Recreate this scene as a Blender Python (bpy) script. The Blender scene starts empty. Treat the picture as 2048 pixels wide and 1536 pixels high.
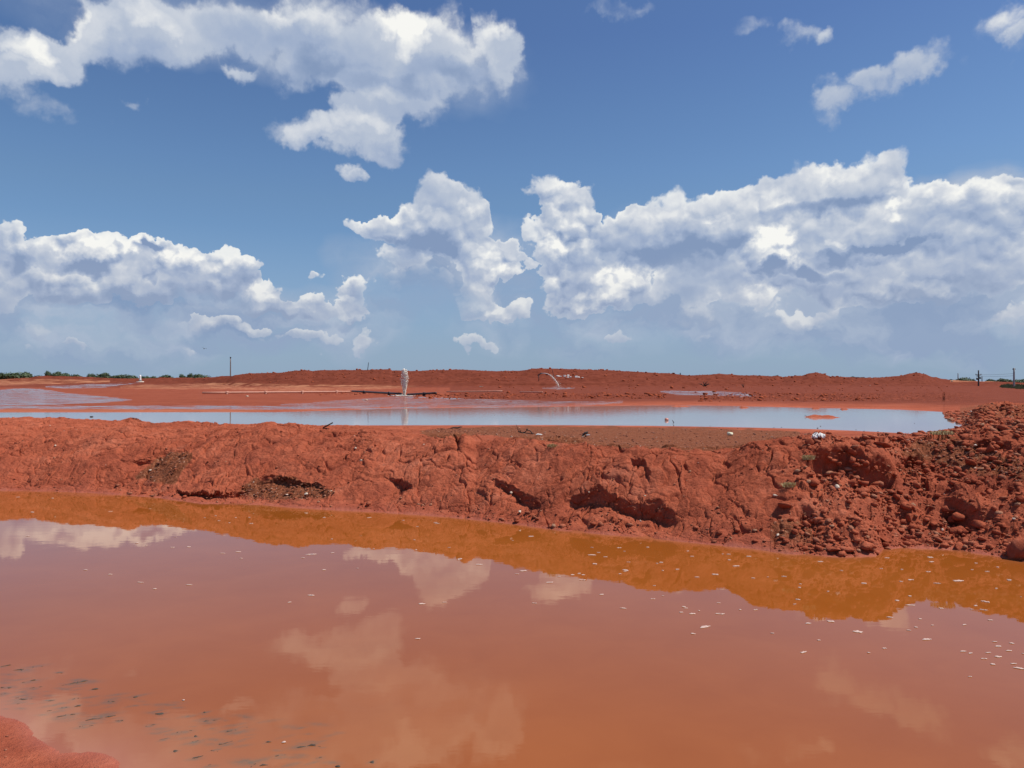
import bpy, math, random, os
import numpy as np
from mathutils import Vector

# ------------------------------------------------------------------ camera
scene = bpy.context.scene
C = scene.collection
H = 2.2                                   # eye height over the near water (z = 0)
FPX = 1518.0                              # focal length in photograph pixels
HZ = 778.0                                # row of the true horizon (from the mirrored clouds)
PITCH = -math.atan((HZ - 768.0) / FPX)
cd = bpy.data.cameras.new("camera"); cam = bpy.data.objects.new("camera", cd); C.objects.link(cam)
cam.location = (0, 0, H); cam.rotation_euler = (math.radians(90) - PITCH, 0, 0)
cd.sensor_width = 36.0; cd.lens = 36.0 * FPX / 2048.0; cd.clip_start = 0.05; cd.clip_end = 20000
scene.camera = cam

def ray(px, py):
    """direction in the world of a photograph pixel, used to survey where things stand"""
    x, z = (px - 1024.0) / FPX, -(py - 768.0) / FPX
    c, s = math.cos(PITCH), math.sin(PITCH)
    return x, c + z * s, -s + z * c
def on_level(px, py, z0):
    x, y, z = ray(px, py); k = (z0 - H) / z
    return (x * k, y * k, z0)
def at_depth(px, py, Y):
    x, y, z = ray(px, py); k = Y / y
    return (x * k, Y, H + z * k)
def ang(px, py):
    x, y, z = ray(px, py); l = math.sqrt(x * x + y * y + z * z)
    return math.atan2(x, y), math.asin(z / l)

# ------------------------------------------------------------------ light
SUN_EL, SUN_AZ = math.radians(60), math.radians(92)      # azimuth from +Y towards +X
sd = bpy.data.lights.new("sun", "SUN"); sun = bpy.data.objects.new("sun", sd); C.objects.link(sun)
sd.energy = 4.8; sd.angle = math.radians(0.53); sd.color = (1.0, 0.95, 0.87)
sun.location = (0, 0, 60)
sv = Vector((math.sin(SUN_AZ) * math.cos(SUN_EL), math.cos(SUN_AZ) * math.cos(SUN_EL), math.sin(SUN_EL)))
sun.rotation_euler = (-sv).to_track_quat('-Z', 'Y').to_euler()
vs = scene.view_settings
scene.display_settings.display_device = 'sRGB'
vs.view_transform = 'Standard'; vs.look = 'None'; vs.exposure = 0.0; vs.gamma = 1.0; vs.use_curve_mapping = False

# ------------------------------------------------------------------ node helper
class NT:
    def __init__(s, tree): s.t = tree; s.n = tree.nodes; s.l = tree.links
    def node(s, typ, **kw):
        n = s.n.new(typ)
        for k, v in kw.items(): setattr(n, k, v)
        return n
    def put(s, sock, v):
        if v is None: return
        if isinstance(v, bpy.types.NodeSocket): s.l.new(v, sock)
        else: sock.default_value = v
    def m(s, op, a, b=None, c=None, clamp=False):
        n = s.node('ShaderNodeMath', operation=op, use_clamp=clamp)
        s.put(n.inputs[0], a); s.put(n.inputs[1], b); s.put(n.inputs[2], c)
        return n.outputs[0]
    def vm(s, op, a, b=None, c=None, scale=None):
        n = s.node('ShaderNodeVectorMath', operation=op)
        s.put(n.inputs[0], a)
        if b is not None: s.put(n.inputs[1], b)
        if c is not None: s.put(n.inputs[2], c)
        if scale is not None: s.put(n.inputs['Scale'], scale)
        return n.outputs['Value'] if op in ('LENGTH', 'DOT_PRODUCT', 'DISTANCE') else n.outputs[0]
    def rng(s, v, a, b, c=0.0, d=1.0, smooth=False):
        n = s.node('ShaderNodeMapRange', interpolation_type='SMOOTHSTEP' if smooth else 'LINEAR')
        s.put(n.inputs[0], v); s.put(n.inputs[1], a); s.put(n.inputs[2], b); s.put(n.inputs[3], c); s.put(n.inputs[4], d)
        return n.outputs[0]
    def noise(s, vec, scale, detail=4, rough=0.55, dist=0.0, dim='3D', color=False):
        n = s.node('ShaderNodeTexNoise', noise_dimensions=dim)
        s.put(n.inputs['Vector'], vec); n.inputs['Scale'].default_value = scale
        n.inputs['Detail'].default_value = detail; n.inputs['Roughness'].default_value = rough
        n.inputs['Distortion'].default_value = dist
        return n.outputs['Color'] if color else n.outputs[0]
    def voro(s, vec, scale, feature='F1', detail=0, rough=0.5, dim='3D', out='Distance', rand=1.0):
        n = s.node('ShaderNodeTexVoronoi', voronoi_dimensions=dim, feature=feature)
        s.put(n.inputs['Vector'], vec); n.inputs['Scale'].default_value = scale
        if 'Detail' in n.inputs: n.inputs['Detail'].default_value = detail; n.inputs['Roughness'].default_value = rough
        n.inputs['Randomness'].default_value = rand
        return n.outputs[out]
    def mix(s, f, a, b, blend='MIX'):
        n = s.node('ShaderNodeMix', data_type='RGBA', blend_type=blend)
        s.put(n.inputs[0], f)
        for i, v in ((6, a), (7, b)):
            if isinstance(v, tuple) and len(v) == 3: v = (*v, 1.0)
            s.put(n.inputs[i], v)
        return n.outputs[2]
    def ramp(s, f, stops, interp='LINEAR'):
        n = s.node('ShaderNodeValToRGB'); n.color_ramp.interpolation = interp
        e = n.color_ramp.elements
        while len(e) > 1: e.remove(e[0])
        e[0].position = stops[0][0]; e[0].color = (*stops[0][1], 1)
        for p, c in stops[1:]:
            q = e.new(p); q.color = (*c, 1)
        s.put(n.inputs[0], f); return n.outputs[0]
def lin(r, g, b):
    f = lambda c: (c / 255 / 12.92) if c <= 10 else ((c / 255 + .055) / 1.055) ** 2.4
    return (f(r), f(g), f(b))

# ------------------------------------------------------------------ sky with clouds (world, by direction)
world = bpy.data.worlds.new("World"); scene.world = world; world.use_nodes = True
wt = world.node_tree; wt.nodes.clear(); W = NT(wt)
tc = W.node('ShaderNodeTexCoord').outputs['Generated']
sx = W.node('ShaderNodeSeparateXYZ'); wt.links.new(tc, sx.inputs[0])
az = W.m('ARCTAN2', sx.outputs[0], sx.outputs[1]); el = W.m('ARCSINE', sx.outputs[2])
cx = W.node('ShaderNodeCombineXYZ'); W.put(cx.inputs[0], az); W.put(cx.inputs[1], el)
P = cx.outputs[0]

BODY = [  # cloud masses: (px, py, rx, ry, weight)
 (40,110,120,66,1.2),(120,120,80,50,1.0),(150,60,90,60,1),(250,55,130,75,1),(350,65,130,80,.9),(450,40,130,70,.8),(560,100,130,95,.9),(690,60,150,100,1),
 (800,120,120,110,1),(900,90,110,110,1),(870,170,110,60,.7),(1000,70,40,75,.8),(1010,140,38,55,.7),(745,200,85,60,1.1),(730,240,60,40,.9),(800,215,60,45,.8),
 (610,262,75,38,1),(700,285,100,42,1),(760,290,60,40,.6),(695,352,34,20,.9),(870,235,50,30,.6),(105,225,100,38,.62),(265,192,34,18,.7),
 (475,155,42,26,.7),(0,160,80,40,.7),(640,130,80,70,.6),
 (100,36,50,52,-1.0),(470,112,45,25,-.7),(705,135,30,14,-.6),(660,190,60,22,-.4),(940,30,20,60,-.25),
 (1230,8,80,24,.75),(1500,42,44,24,.6),(1595,68,64,30,.75),(1645,66,26,26,.5),(1990,50,70,48,.9),(2020,90,60,40,.7),
 (1850,130,76,38,.85),(1780,160,76,40,.75),(1700,180,66,44,.75),(1655,215,50,36,.7),(1720,140,28,36,.5),(1800,200,40,30,.4),
 (870,385,60,32,.8),(925,400,65,45,.9),(800,440,80,26,.7),(760,455,68,28,.8),(860,455,110,60,.8),(930,470,80,60,.7),(980,410,30,30,.5),
 (800,515,110,22,.4),(850,560,100,50,.38),(965,530,60,48,1.1),(975,500,40,30,.8),(1000,535,32,34,.8),(950,590,50,38,.8),(990,625,55,26,1),(920,480,60,40,.4),
 (1085,390,45,36,1),(1120,425,60,50,1),(1165,430,45,55,.8),(1100,490,75,70,1),(1165,490,65,70,1),(1130,560,90,45,.9),(1200,575,80,36,1),
 (1250,540,50,24,.9),(1170,605,120,18,.8),(1240,600,50,18,.6),
 (1290,455,100,45,.8),(1390,445,120,70,1.1),(1320,480,110,60,.9),(1490,430,120,65,1),(1600,395,130,75,1.1),(1690,372,110,60,1.1),(1785,350,50,50,1),(1850,420,110,60,.9),
 (1950,415,110,55,.9),(2030,400,60,60,.7),(1565,490,85,70,1.3),(1700,470,160,60,1),(1850,480,200,60,.9),(1400,505,170,60,.8),(1600,560,140,40,.8),(1450,560,150,50,.7),(1850,560,180,50,.8),(1700,540,160,50,.8),(1980,520,120,60,.8),(1590,640,80,26,.6),(1520,600,50,28,.5),(1790,572,90,32,.7),(1870,592,60,20,.6),
 (1660,600,40,34,.4),(1500,470,100,50,.6),(1350,590,110,40,.5),(2040,630,60,34,.6),(1410,640,60,40,.4),
 (5,480,55,60,1),(0,570,50,60,.8),(110,500,60,42,.9),(190,505,90,45,1),(270,530,90,48,1),(350,535,70,45,.9),(445,540,60,48,1),(400,580,110,34,.7),
 (200,575,170,35,.9),(80,560,60,42,.8),
 (515,592,52,36,1),(560,612,30,22,.6),(612,612,48,26,.8),(640,565,30,14,.5),(720,590,44,46,.8),(690,632,70,18,.7),(455,652,84,20,1),
 (600,676,74,16,.7),(732,684,40,20,.7),(100,665,44,18,.7),(70,705,70,12,.4),(170,690,24,8,.5),(280,665,24,22,.4),(965,690,46,22,.6),(1250,675,22,16,.5),
 (1440,680,50,12,.3),(1580,690,22,12,.4),(1820,690,30,10,.4),(360,700,50,16,.35),(660,715,60,14,.35),(1040,700,50,12,.3)]
LIT = [(130,40,30,30,.6),(60,130,70,24,.5),(300,40,60,30,.5),(560,20,60,30,.5),(900,40,50,40,.5),(720,250,60,24,.5),(1090,560,40,30,.5),(1140,600,80,14,.5),(250,500,60,26,.6),(390,520,40,20,.4),(130,540,50,18,.4),(1450,430,60,16,.35),(1560,400,50,18,.35),(1800,370,40,26,.4),(1900,400,50,20,.35),(790,30,80,40,1),(825,75,34,50,.9),(45,95,75,28,1),(190,70,80,60,.5),(640,30,50,60,.45),(960,80,40,60,.3),(1000,40,28,40,.5),
 (620,270,70,26,.5),(770,195,60,26,.45),(690,310,70,20,.3),(940,405,40,22,.4),(1090,395,50,36,.7),(1140,420,60,30,.5),(1085,480,52,60,.8),(1170,470,50,50,.4),
 (1215,580,66,36,.8),(1245,545,40,18,.4),(980,535,55,34,.8),(955,590,40,30,.7),(1000,625,40,18,.6),(1563,488,66,56,1.2),(1600,500,30,30,.4),
 (1690,330,90,22,.3),(1800,415,30,24,.45),(1960,395,70,30,.3),(1700,480,22,12,.4),(200,485,120,36,.95),(330,515,60,36,.7),(450,520,45,30,.6),(90,555,50,26,.5),
 (250,560,70,30,.3),(515,585,42,28,.8),(612,605,36,16,.6),(455,650,66,14,.6),(700,608,30,12,.6),(690,635,44,10,.4),(735,680,26,12,.4),(1520,600,60,22,.6),
 (1590,640,60,20,.55),(1780,570,70,24,.6),(1850,585,60,18,.5),(1400,640,40,24,.25),(1660,600,30,30,.35),(2030,625,34,22,.5),(20,460,40,40,.5),(100,662,36,12,.4),
 (1340,560,50,22,.25),(800,465,50,16,.3),(800,420,40,16,.3),(1990,50,50,40,.35)]
SHADE = [(250,110,120,40,.35),(450,60,60,50,.35),(820,180,60,30,.5),(930,150,60,40,.5),(740,170,50,30,.4),(560,70,120,60,.45),(640,140,70,40,.5),(880,140,90,40,.45),(230,596,190,26,.9),(165,535,62,22,.95),(285,512,32,11,1.1),(295,550,20,8,.7),(360,535,30,18,.5),
 (1600,545,100,16,1.0),(1700,512,90,16,.7),(1400,505,130,50,.6),(1660,410,150,22,.6),(1790,488,100,14,.8),(2000,480,120,24,.4),(850,490,90,44,.5),(840,560,90,40,.4),
 (1140,590,70,26,.25),(720,590,34,30,.6),(690,650,70,12,.6),(540,625,60,12,.6),(1600,610,60,30,.3),(1850,620,200,40,.3),(30,520,40,26,.7),(750,310,60,26,.3),
 (400,575,90,20,.4),(480,672,90,10,.5),(890,640,40,8,.2),(1380,440,60,30,.25)]

FADE = [(230,652,260,40,1.2),(1620,710,520,60,1.2),(1330,640,120,50,.8),(860,600,140,60,1.0),(800,540,120,30,.5),(690,662,90,14,.8),(470,680,110,18,.8),(600,700,90,14,.8),(1900,660,240,60,.8),(430,610,90,30,.6),(1400,560,110,60,.45),(1850,600,160,30,.35)]
VEIL = [(1640,560,520,175,2.2),(1930,540,380,210,2.2),(1400,520,260,120,1.2),(1330,500,180,110,.5),(850,540,200,120,.8),(960,520,110,120,.4),(1150,650,260,80,.8),(250,650,440,100,1.0),(30,560,120,110,.5),
 (620,650,240,80,.8),(500,60,560,120,.5),(860,150,200,120,.4),(1100,560,140,110,.4),(2000,400,120,90,.4)]

def field(T, vec, blobs, thr=.3, tops=False):
    acc = None; up = None
    for nb, (px, py, rx, ry, w) in enumerate(blobs):
        if nb and nb % 20 == 0:          # keeps the shader evaluating in short stretches
            cz = T.node('ShaderNodeCombineXYZ'); T.put(cz.inputs[2], T.m('MULTIPLY', T.m('ADD', acc, up) if tops else acc, 1e-6))
            vec = T.vm('ADD', vec, cz.outputs[0])
        a, e = ang(px, py)
        k = 1 / math.sqrt(1 - thr)
        a2, _ = ang(px + rx * k, py); _, e2 = ang(px, py - ry * k)
        ra, re = a2 - a, e2 - e
        v = T.vm('MULTIPLY_ADD', vec, (1 / ra, 1 / re, 0), (-a / ra, -e / re, 0))
        g = T.m('MAXIMUM', T.m('SUBTRACT', 1.0, T.vm('DOT_PRODUCT', v, v)), 0.0)
        acc = T.m('MULTIPLY', g, w) if acc is None else T.m('MULTIPLY_ADD', g, w, acc)
        if tops:
            q = T.m('MULTIPLY', g, T.vm('DOT_PRODUCT', v, (0, max(w, 0), 0)))
            up = q if up is None else T.m('ADD', q, up)
    return (acc, up) if tops else acc

# domain warp: large curls then small curls
w1 = W.vm('SUBTRACT', W.noise(P, 9, 3, .55, dim='2D', color=True), (.5, .5, .5))
w2 = W.vm('SUBTRACT', W.noise(P, 42, 5, .62, dim='2D', color=True), (.5, .5, .5))
Pw = W.vm('MULTIPLY_ADD', w1, (.07, .05, 0), P)
w3 = W.vm('SUBTRACT', W.noise(P, 20, 4, .6, dim='2D', color=True), (.5, .5, .5))
Pw = W.vm('MULTIPLY_ADD', w3, (.050, .036, 0), Pw)
Pw = W.vm('MULTIPLY_ADD', w2, (.019, .017, 0), Pw)
F, UP = field(W, Pw, BODY, tops=True)
UP = W.m('DIVIDE', UP, W.m('MAXIMUM', F, .35))
soft = W.rng(el, .20, .34, 0, 1, True)                # the high near clouds are softer
# cauliflower relief
def relief(vec):
    a = W.voro(vec, 30, detail=2.4, rough=.46, dim='2D')
    b = W.noise(vec, 24, 6, .56, dim='2D')
    return a, b
Pr = W.vm('MULTIPLY_ADD', w2, (.014, .014, 0), P)
Pr = W.vm('MULTIPLY', Pr, (1, 1.2, 0))
ra, rb = relief(Pr)
ra2, rb2 = relief(W.vm('ADD', Pr, (.003, .011, 0)))
puff = W.m('SUBTRACT', .42, W.m('MULTIPLY', ra, ra)); puff2 = W.m('SUBTRACT', .42, W.m('MULTIPLY', ra2, ra2))
fb = W.m('SUBTRACT', rb, .5); fb2 = W.m('SUBTRACT', rb2, .5)
pa = W.rng(soft, 0, 1, .46, .20); fa = W.rng(soft, 0, 1, .36, 1.5)
tex = W.m('ADD', W.m('MULTIPLY', puff, pa), W.m('MULTIPLY', fb, fa))
tex2 = W.m('ADD', W.m('MULTIPLY', puff2, pa), W.m('MULTIPLY', fb2, fa))
big = W.m('SUBTRACT', W.noise(Pw, 7, 3, .5, dim='2D'), .5)
D = W.m('ADD', F, W.m('MULTIPLY', tex, .62))
wid = W.rng(soft, 0, 1, .13, .85)
alpha = W.rng(W.m('SUBTRACT', D, .30), 0, wid, 0, 1, True)
alpha = W.m('MULTIPLY', alpha, W.m('SUBTRACT', 1.0, field(W, Pw, FADE, .0), clamp=True))
thick = W.rng(D, .3, 1.0, 0, 1, True)
alpha = W.m('MULTIPLY', alpha, W.rng(thick, 0, 1, W.rng(soft, 0, 1, .84, .6), 1.0))
slope = W.m('ADD', W.m('SUBTRACT', tex, tex2), W.m('MULTIPLY', W.m('SUBTRACT', puff, puff2), W.rng(soft, 0, 1, .55, 0)))                     # lit from above
lit = field(W, Pw, LIT, .0); dark = field(W, Pw, SHADE, .0)
rim = W.rng(D, .32, .95, 1, 0, True)
L = W.m('ADD', W.m('MULTIPLY', slope, W.rng(soft, 0, 1, 1.0, .40)), W.m('MULTIPLY', tex, .10))
L = W.m('MULTIPLY', L, W.m('MULTIPLY_ADD', lit, .55, .24))
L = W.m('ADD', L, W.m('MULTIPLY', lit, .52))
L = W.m('ADD', L, W.m('MULTIPLY', big, .55))
L = W.m('ADD', L, W.m('MULTIPLY', UP, W.rng(soft, 0, 1, .50, .28)))
L = W.m('ADD', L, W.m('MULTIPLY', rim, W.rng(soft, 0, 1, .30, .04)))
L = W.m('SUBTRACT', L, W.m('MULTIPLY', dark, .50))
L = W.m('ADD', L, W.rng(soft, 0, 1, .37, .46))
ccol = W.ramp(L, [(0.0, lin(132,153,187)), (.25, lin(160,176,203)), (.45, lin(182,193,211)), (.7, lin(212,217,225)), (1.0, lin(247,247,243))])
warm = W.rng(el, .0, .17, .6, 0)
ccol = W.mix(warm, ccol, W.mix(.5, ccol, lin(216,204,204)))
# aerial veil: far clouds near the horizon fade into the bluish air
veil = W.rng(el, .0, .15, .80, .0)
ccol = W.mix(veil, ccol, lin(146,167,194))
# thin milky layer round the masses
Pv = W.vm('MULTIPLY_ADD', w1, (.12, .06, 0), P)
haze = field(W, Pv, VEIL, .0)
haze = W.m('MULTIPLY', haze, W.m('ADD', .95, W.m('MULTIPLY', W.m('SUBTRACT', W.noise(W.vm('MULTIPLY', Pw, (1, 2.4, 0)), 9, 6, .6, dim='2D'), .5), 2.2)), clamp=True)
hcol = W.mix(W.rng(el, 0, .2), lin(152,170,196), lin(164,180,205))
vn = W.noise(W.vm('MULTIPLY', Pw, (1, 1.7, 0)), 7, 5, .55, dim='2D')
hcol = W.mix(W.rng(vn, .42, .62), W.mix(.5, hcol, lin(136,157,189)), W.mix(.45, hcol, lin(190,200,214)))
hcol = W.mix(W.m('MULTIPLY', dark, .8, clamp=True), hcol, lin(120,144,182))
hcol = W.mix(W.m('MULTIPLY', lit, .75, clamp=True), hcol, W.mix(W.rng(el, .03, .2), lin(205,203,207), lin(214,220,228)))
sky = W.node('ShaderNodeTexSky'); sky.sky_type = 'NISHITA'; sky.sun_disc = False
sky.sun_elevation = SUN_EL; sky.sun_rotation = SUN_AZ; sky.air_density = 1.0; sky.dust_density = 0.6; sky.ozone_density = 2.0
SKY_TINT = (1, 1, 1)
hue = W.ramp(W.rng(el, 0, 1.2), [(0, (.54, .72, .90)), (.042, (.50, .62, .82)), (.14, (.54, .66, .79)), (.20, (.57, .68, .78)), (.23, (.56, .68, .80)), (.29, (.53, .65, .79)), (.363, (.49, .60, .78)), (1, (.55, .68, .85))])
skyc = W.mix(1.0, sky.outputs[0], hue, 'MULTIPLY')
low = W.m('MULTIPLY', W.m('POWER', W.rng(el, 0, .20, 1, 0), 1.1), .97)
skyc = W.mix(low, skyc, tuple(v / .13 for v in lin(144,166,192)))
bg1 = W.node('ShaderNodeBackground'); W.put(bg1.inputs[0], skyc); bg1.inputs[1].default_value = 0.13
bg2 = W.node('ShaderNodeBackground'); W.put(bg2.inputs[0], ccol); bg2.inputs[1].default_value = 1.0
ms = W.node('ShaderNodeMixShader'); W.put(ms.inputs[0], alpha)
bg3 = W.node('ShaderNodeBackground'); W.put(bg3.inputs[0], hcol); bg3.inputs[1].default_value = 1.0
m0 = W.node('ShaderNodeMixShader'); W.put(m0.inputs[0], haze); wt.links.new(bg1.outputs[0], m0.inputs[1]); wt.links.new(bg3.outputs[0], m0.inputs[2])
wt.links.new(m0.outputs[0], ms.inputs[1]); wt.links.new(bg2.outputs[0], ms.inputs[2])
wo = W.node('ShaderNodeOutputWorld'); wt.links.new(ms.outputs[0], wo.inputs[0])
world.cycles.sampling_method = 'MANUAL'; world.cycles.sample_map_resolution = 256

# ------------------------------------------------------------------ helpers for objects
def tag(o, label=None, cat=None, group=None, kind=None):
    if label: o['label'] = label
    if cat: o['category'] = cat
    if group: o['group'] = group
    if kind: o['kind'] = kind
    return o
def empty(name, loc=(0, 0, 0), rz=0.0):
    o = bpy.data.objects.new(name, None); C.objects.link(o)
    o.location = loc; o.rotation_euler = (0, 0, rz); o.empty_display_size = .1
    return o
def mesh_obj(name, verts, faces, mat=None, parent=None, smooth=False, loc=None):
    me = bpy.data.meshes.new(name)
    verts = np.asarray(verts, dtype=np.float32)
    me.vertices.add(len(verts)); me.vertices.foreach_set('co', verts.ravel())
    if isinstance(faces, np.ndarray):
        n = faces.shape[1]; k = faces.shape[0]
        me.loops.add(k * n); me.loops.foreach_set('vertex_index', faces.astype(np.int32).ravel())
        me.polygons.add(k); me.polygons.foreach_set('loop_start', np.arange(0, k * n, n, dtype=np.int32))
    else:
        flat = [i for f in faces for i in f]
        st = np.cumsum([0] + [len(f) for f in faces[:-1]]).astype(np.int32)
        me.loops.add(len(flat)); me.loops.foreach_set('vertex_index', np.array(flat, dtype=np.int32))
        me.polygons.add(len(faces)); me.polygons.foreach_set('loop_start', st)
    me.update(calc_edges=True); me.validate()
    if smooth: me.polygons.foreach_set('use_smooth', np.ones(len(me.polygons), dtype=bool))
    if mat: me.materials.append(mat)
    o = bpy.data.objects.new(name, me); C.objects.link(o)
    if parent: o.parent = parent
    if loc: o.location = loc
    return o
def mat(name):
    m = bpy.data.materials.new(name); m.use_nodes = True
    m.node_tree.nodes.clear(); T = NT(m.node_tree)
    b = T.node('ShaderNodeBsdfPrincipled'); o = T.node('ShaderNodeOutputMaterial')
    T.l.new(b.outputs[0], o.inputs[0]); return m, T, b
def simple(name, col, rough=.7, var=.35, scale=8.0, bump=.3, metal=0.0, spec=.4, bscale=None):
    """weathered surface: noisy colour, noisy roughness, small relief"""
    m, T, b = mat(name)
    tcn = T.node('ShaderNodeTexCoord').outputs['Object']
    n1 = T.noise(tcn, scale, 6, .6); n2 = T.noise(tcn, scale * 5.3, 4, .6)
    f = T.m('ADD', T.m('MULTIPLY', n1, .7), T.m('MULTIPLY', n2, .3))
    lo = tuple(c * (1 - var) for c in col); hi = tuple(min(1, c * (1 + var)) for c in col)
    T.put(b.inputs['Base Color'], T.mix(T.rng(f, .3, .7), lo, hi))
    T.put(b.inputs['Roughness'], T.rng(n2, .3, .7, max(0, rough - .12), min(1, rough + .12)))
    b.inputs['Metallic'].default_value = metal; b.inputs['Specular IOR Level'].default_value = spec
    bp = T.node('ShaderNodeBump'); bp.inputs['Strength'].default_value = bump; bp.inputs['Distance'].default_value = .02
    T.put(bp.inputs['Height'], T.noise(tcn, bscale or scale * 3, 6, .65)); T.l.new(bp.outputs[0], b.inputs['Normal'])
    return m

# ------------------------------------------------------------------ numeric noise
rs = np.random.RandomState(7)
PERM = rs.permutation(4096); GR = rs.uniform(0, 2 * np.pi, 4096); GX, GY = np.cos(GR), np.sin(GR)
R1, R2, R3 = rs.rand(4096), rs.rand(4096), rs.rand(4096)
def hsh(i, j, s=0): return PERM[(PERM[(i + s * 131) & 4095] + j) & 4095]
def perlin(x, y, s=0):
    i, j = np.floor(x).astype(np.int64), np.floor(y).astype(np.int64); u, v = x - i, y - j
    fu, fv = u * u * u * (u * (u * 6 - 15) + 10), v * v * v * (v * (v * 6 - 15) + 10)
    def g(a, b):
        h = hsh(i + a, j + b, s); return GX[h] * (u - a) + GY[h] * (v - b)
    n0 = g(0, 0) + fu * (g(1, 0) - g(0, 0)); n1 = g(0, 1) + fu * (g(1, 1) - g(0, 1))
    return (n0 + fv * (n1 - n0)) * 1.5
def fbm(x, y, o=4, s=0, r=.5):
    t = 0; a = 1.0
    for k in range(o): t = t + a * perlin(x, y, s + k * 7); x, y = x * 2.03 + 3.1, y * 2.03 + 1.7; a *= r
    return t
def worley(x, y, s=0):
    """F1, F2, random value and tilt plane of the nearest cell"""
    i, j = np.floor(x).astype(np.int64), np.floor(y).astype(np.int64)
    f1 = np.full(x.shape, 9.0); f2 = np.full(x.shape, 9.0)
    rv = np.zeros(x.shape); tx = np.zeros(x.shape); ty = np.zeros(x.shape); lx = np.zeros(x.shape); ly = np.zeros(x.shape)
    for di in (-1, 0, 1):
        for dj in (-1, 0, 1):
            h = hsh(i + di, j + dj, s)
            dx = i + di + .1 + .8 * R1[h] - x; dy = j + dj + .1 + .8 * R2[h] - y
            d = np.sqrt(dx * dx + dy * dy); nw = d < f1
            f2 = np.where(nw, f1, np.minimum(f2, d)); f1 = np.where(nw, d, f1)
            rv = np.where(nw, R3[h], rv); h2 = (h * 7 + 11) & 4095
            tx = np.where(nw, R1[h2] - .5, tx); ty = np.where(nw, R2[h2] - .5, ty); lx = np.where(nw, dx, lx); ly = np.where(nw, dy, ly)
    return f1, f2, rv, -(tx * lx + ty * ly)
def sst(a, b, x):
    t = np.clip((x - a) / (b - a), 0, 1); return t * t * (3 - 2 * t)

# ------------------------------------------------------------------ survey tables (by bearing from the standpoint)
ZP = 1.0                                              # level of the far pond
def tab(pts, conv=None):
    xs = np.array([(p[0] - 1024) / FPX for p in pts]); vs_ = np.array([conv(p) if conv else p[1] for p in pts]); return xs, vs_
lev = lambda z: (lambda p: on_level(p[0], p[1], z)[1])
T_S = tab([(-700,968),(-200,976),(0,981),(80,983),(180,986),(320,996),(400,1008),(520,1010),(620,1018),(700,1022),(850,1031),(950,1040),(1050,1052),(1120,1062),(1250,1073),(1400,1088),
           (1500,1097),(1570,1108),(1690,1116),(1752,1112),(1765,1100),(1800,1096),(1900,1100),(1990,1113),(2048,1124),(2300,1130),(2800,1135)], lev(0.0))
T_CD = tab([(-500,20.5),(0,19.4),(300,18.7),(700,16.9),(930,15.3),(1000,14.9),(1300,12.9),(1500,12.6),(1700,12.25),(1765,12.05),(1812,12.6),(1850,13.1),(1900,12.9),(2048,12.9),(2600,14.5)])
T_CR = [(-500,1030),(0,1030),(60,1032),(120,1041),(190,1050),(280,1052),(320,1045),(358,1044),(380,1053),(440,1064),(520,1077),(600,1090),(690,1083),(780,1092),(850,1102),(930,1118),(952,1104),(1000,1120),
            (1040,1130),(1150,1152),(1300,1170),(1450,1180),(1500,1195),(1560,1210),(1650,1228),(1700,1220),(1765,1228),(1790,1208),(1812,1196),(1850,1182),(1900,1197),(2000,1216),(2048,1226),(2600,1226)]
T_CZ = tab(T_CR, lambda p: max(1.06, (p[1] - HZ) / FPX * float(np.interp((p[0] - 1024) / FPX, T_CD[0], T_CD[1])) - H))
T_B = tab([(-600,838),(0,836),(90,835),(160,838),(240,842),(262,835),(285,842),(310,847),(370,844),(420,845),(440,849),(520,851),(800,850.5),(1100,850),(1300,851.5),(1500,855),(1620,858),
           (1700,861),(1800,866),(1835,868),(1880,861),(1928,852.5),(1960,851),(2600,851)], lev(ZP))
T_F = tab([(-600,824),(0,825),(560,824.5),(640,822),(760,818),(900,816),(1000,815),(1150,813),(1300,811),(1400,811),(1500,813),(1600,815.5),(1800,819.5),(1885,824),(1890,836),(1905,843),
           (1928,851.5),(1960,850.5),(2600,850.5)], lev(ZP))
T_D = tab([(-800,430),(0,420),(380,400),(470,345),(560,325),(1350,320),(1500,330),(1650,335),(1860,345),(1910,370),(2048,390),(2600,390)])
T_DB = tab([(-800,6.2),(0,6.2),(380,6.0),(470,4.6),(560,4.1),(1350,4.0),(1500,4.0),(1860,4.2),(1910,4.6),(2048,4.6),(2600,4.6)])
T_K = tab([(-900,757),(0,759),(60,757),(78,752.5),(100,751.5),(135,754),(200,757),(290,757.5),(400,756),(462,752),(480,750),(500,746.5),(560,745.5),(590,741.5),(612,740),(624,743),(640,740.5),
           (700,740),(780,738.8),(784,742),(840,742.5),(862,740.5),(950,740),(1000,742),(1040,742),(1080,738),(1150,738),(1220,740),(1300,745.5),(1380,750.5),(1440,748),(1500,751.5),(1540,753),
           (1556,752),(1566,755),(1580,752),(1605,751),(1618,746.5),(1634,744.5),(1646,747),(1660,753),(1720,756),(1760,754.5),(1800,753),(1815,749),(1838,747.5),(1852,750),(1864,755.5),(1885,759),
           (1930,763),(1990,765),(2048,766),(2600,767)])
ev = lambda T, a: np.interp(a, T[0], T[1])

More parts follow.
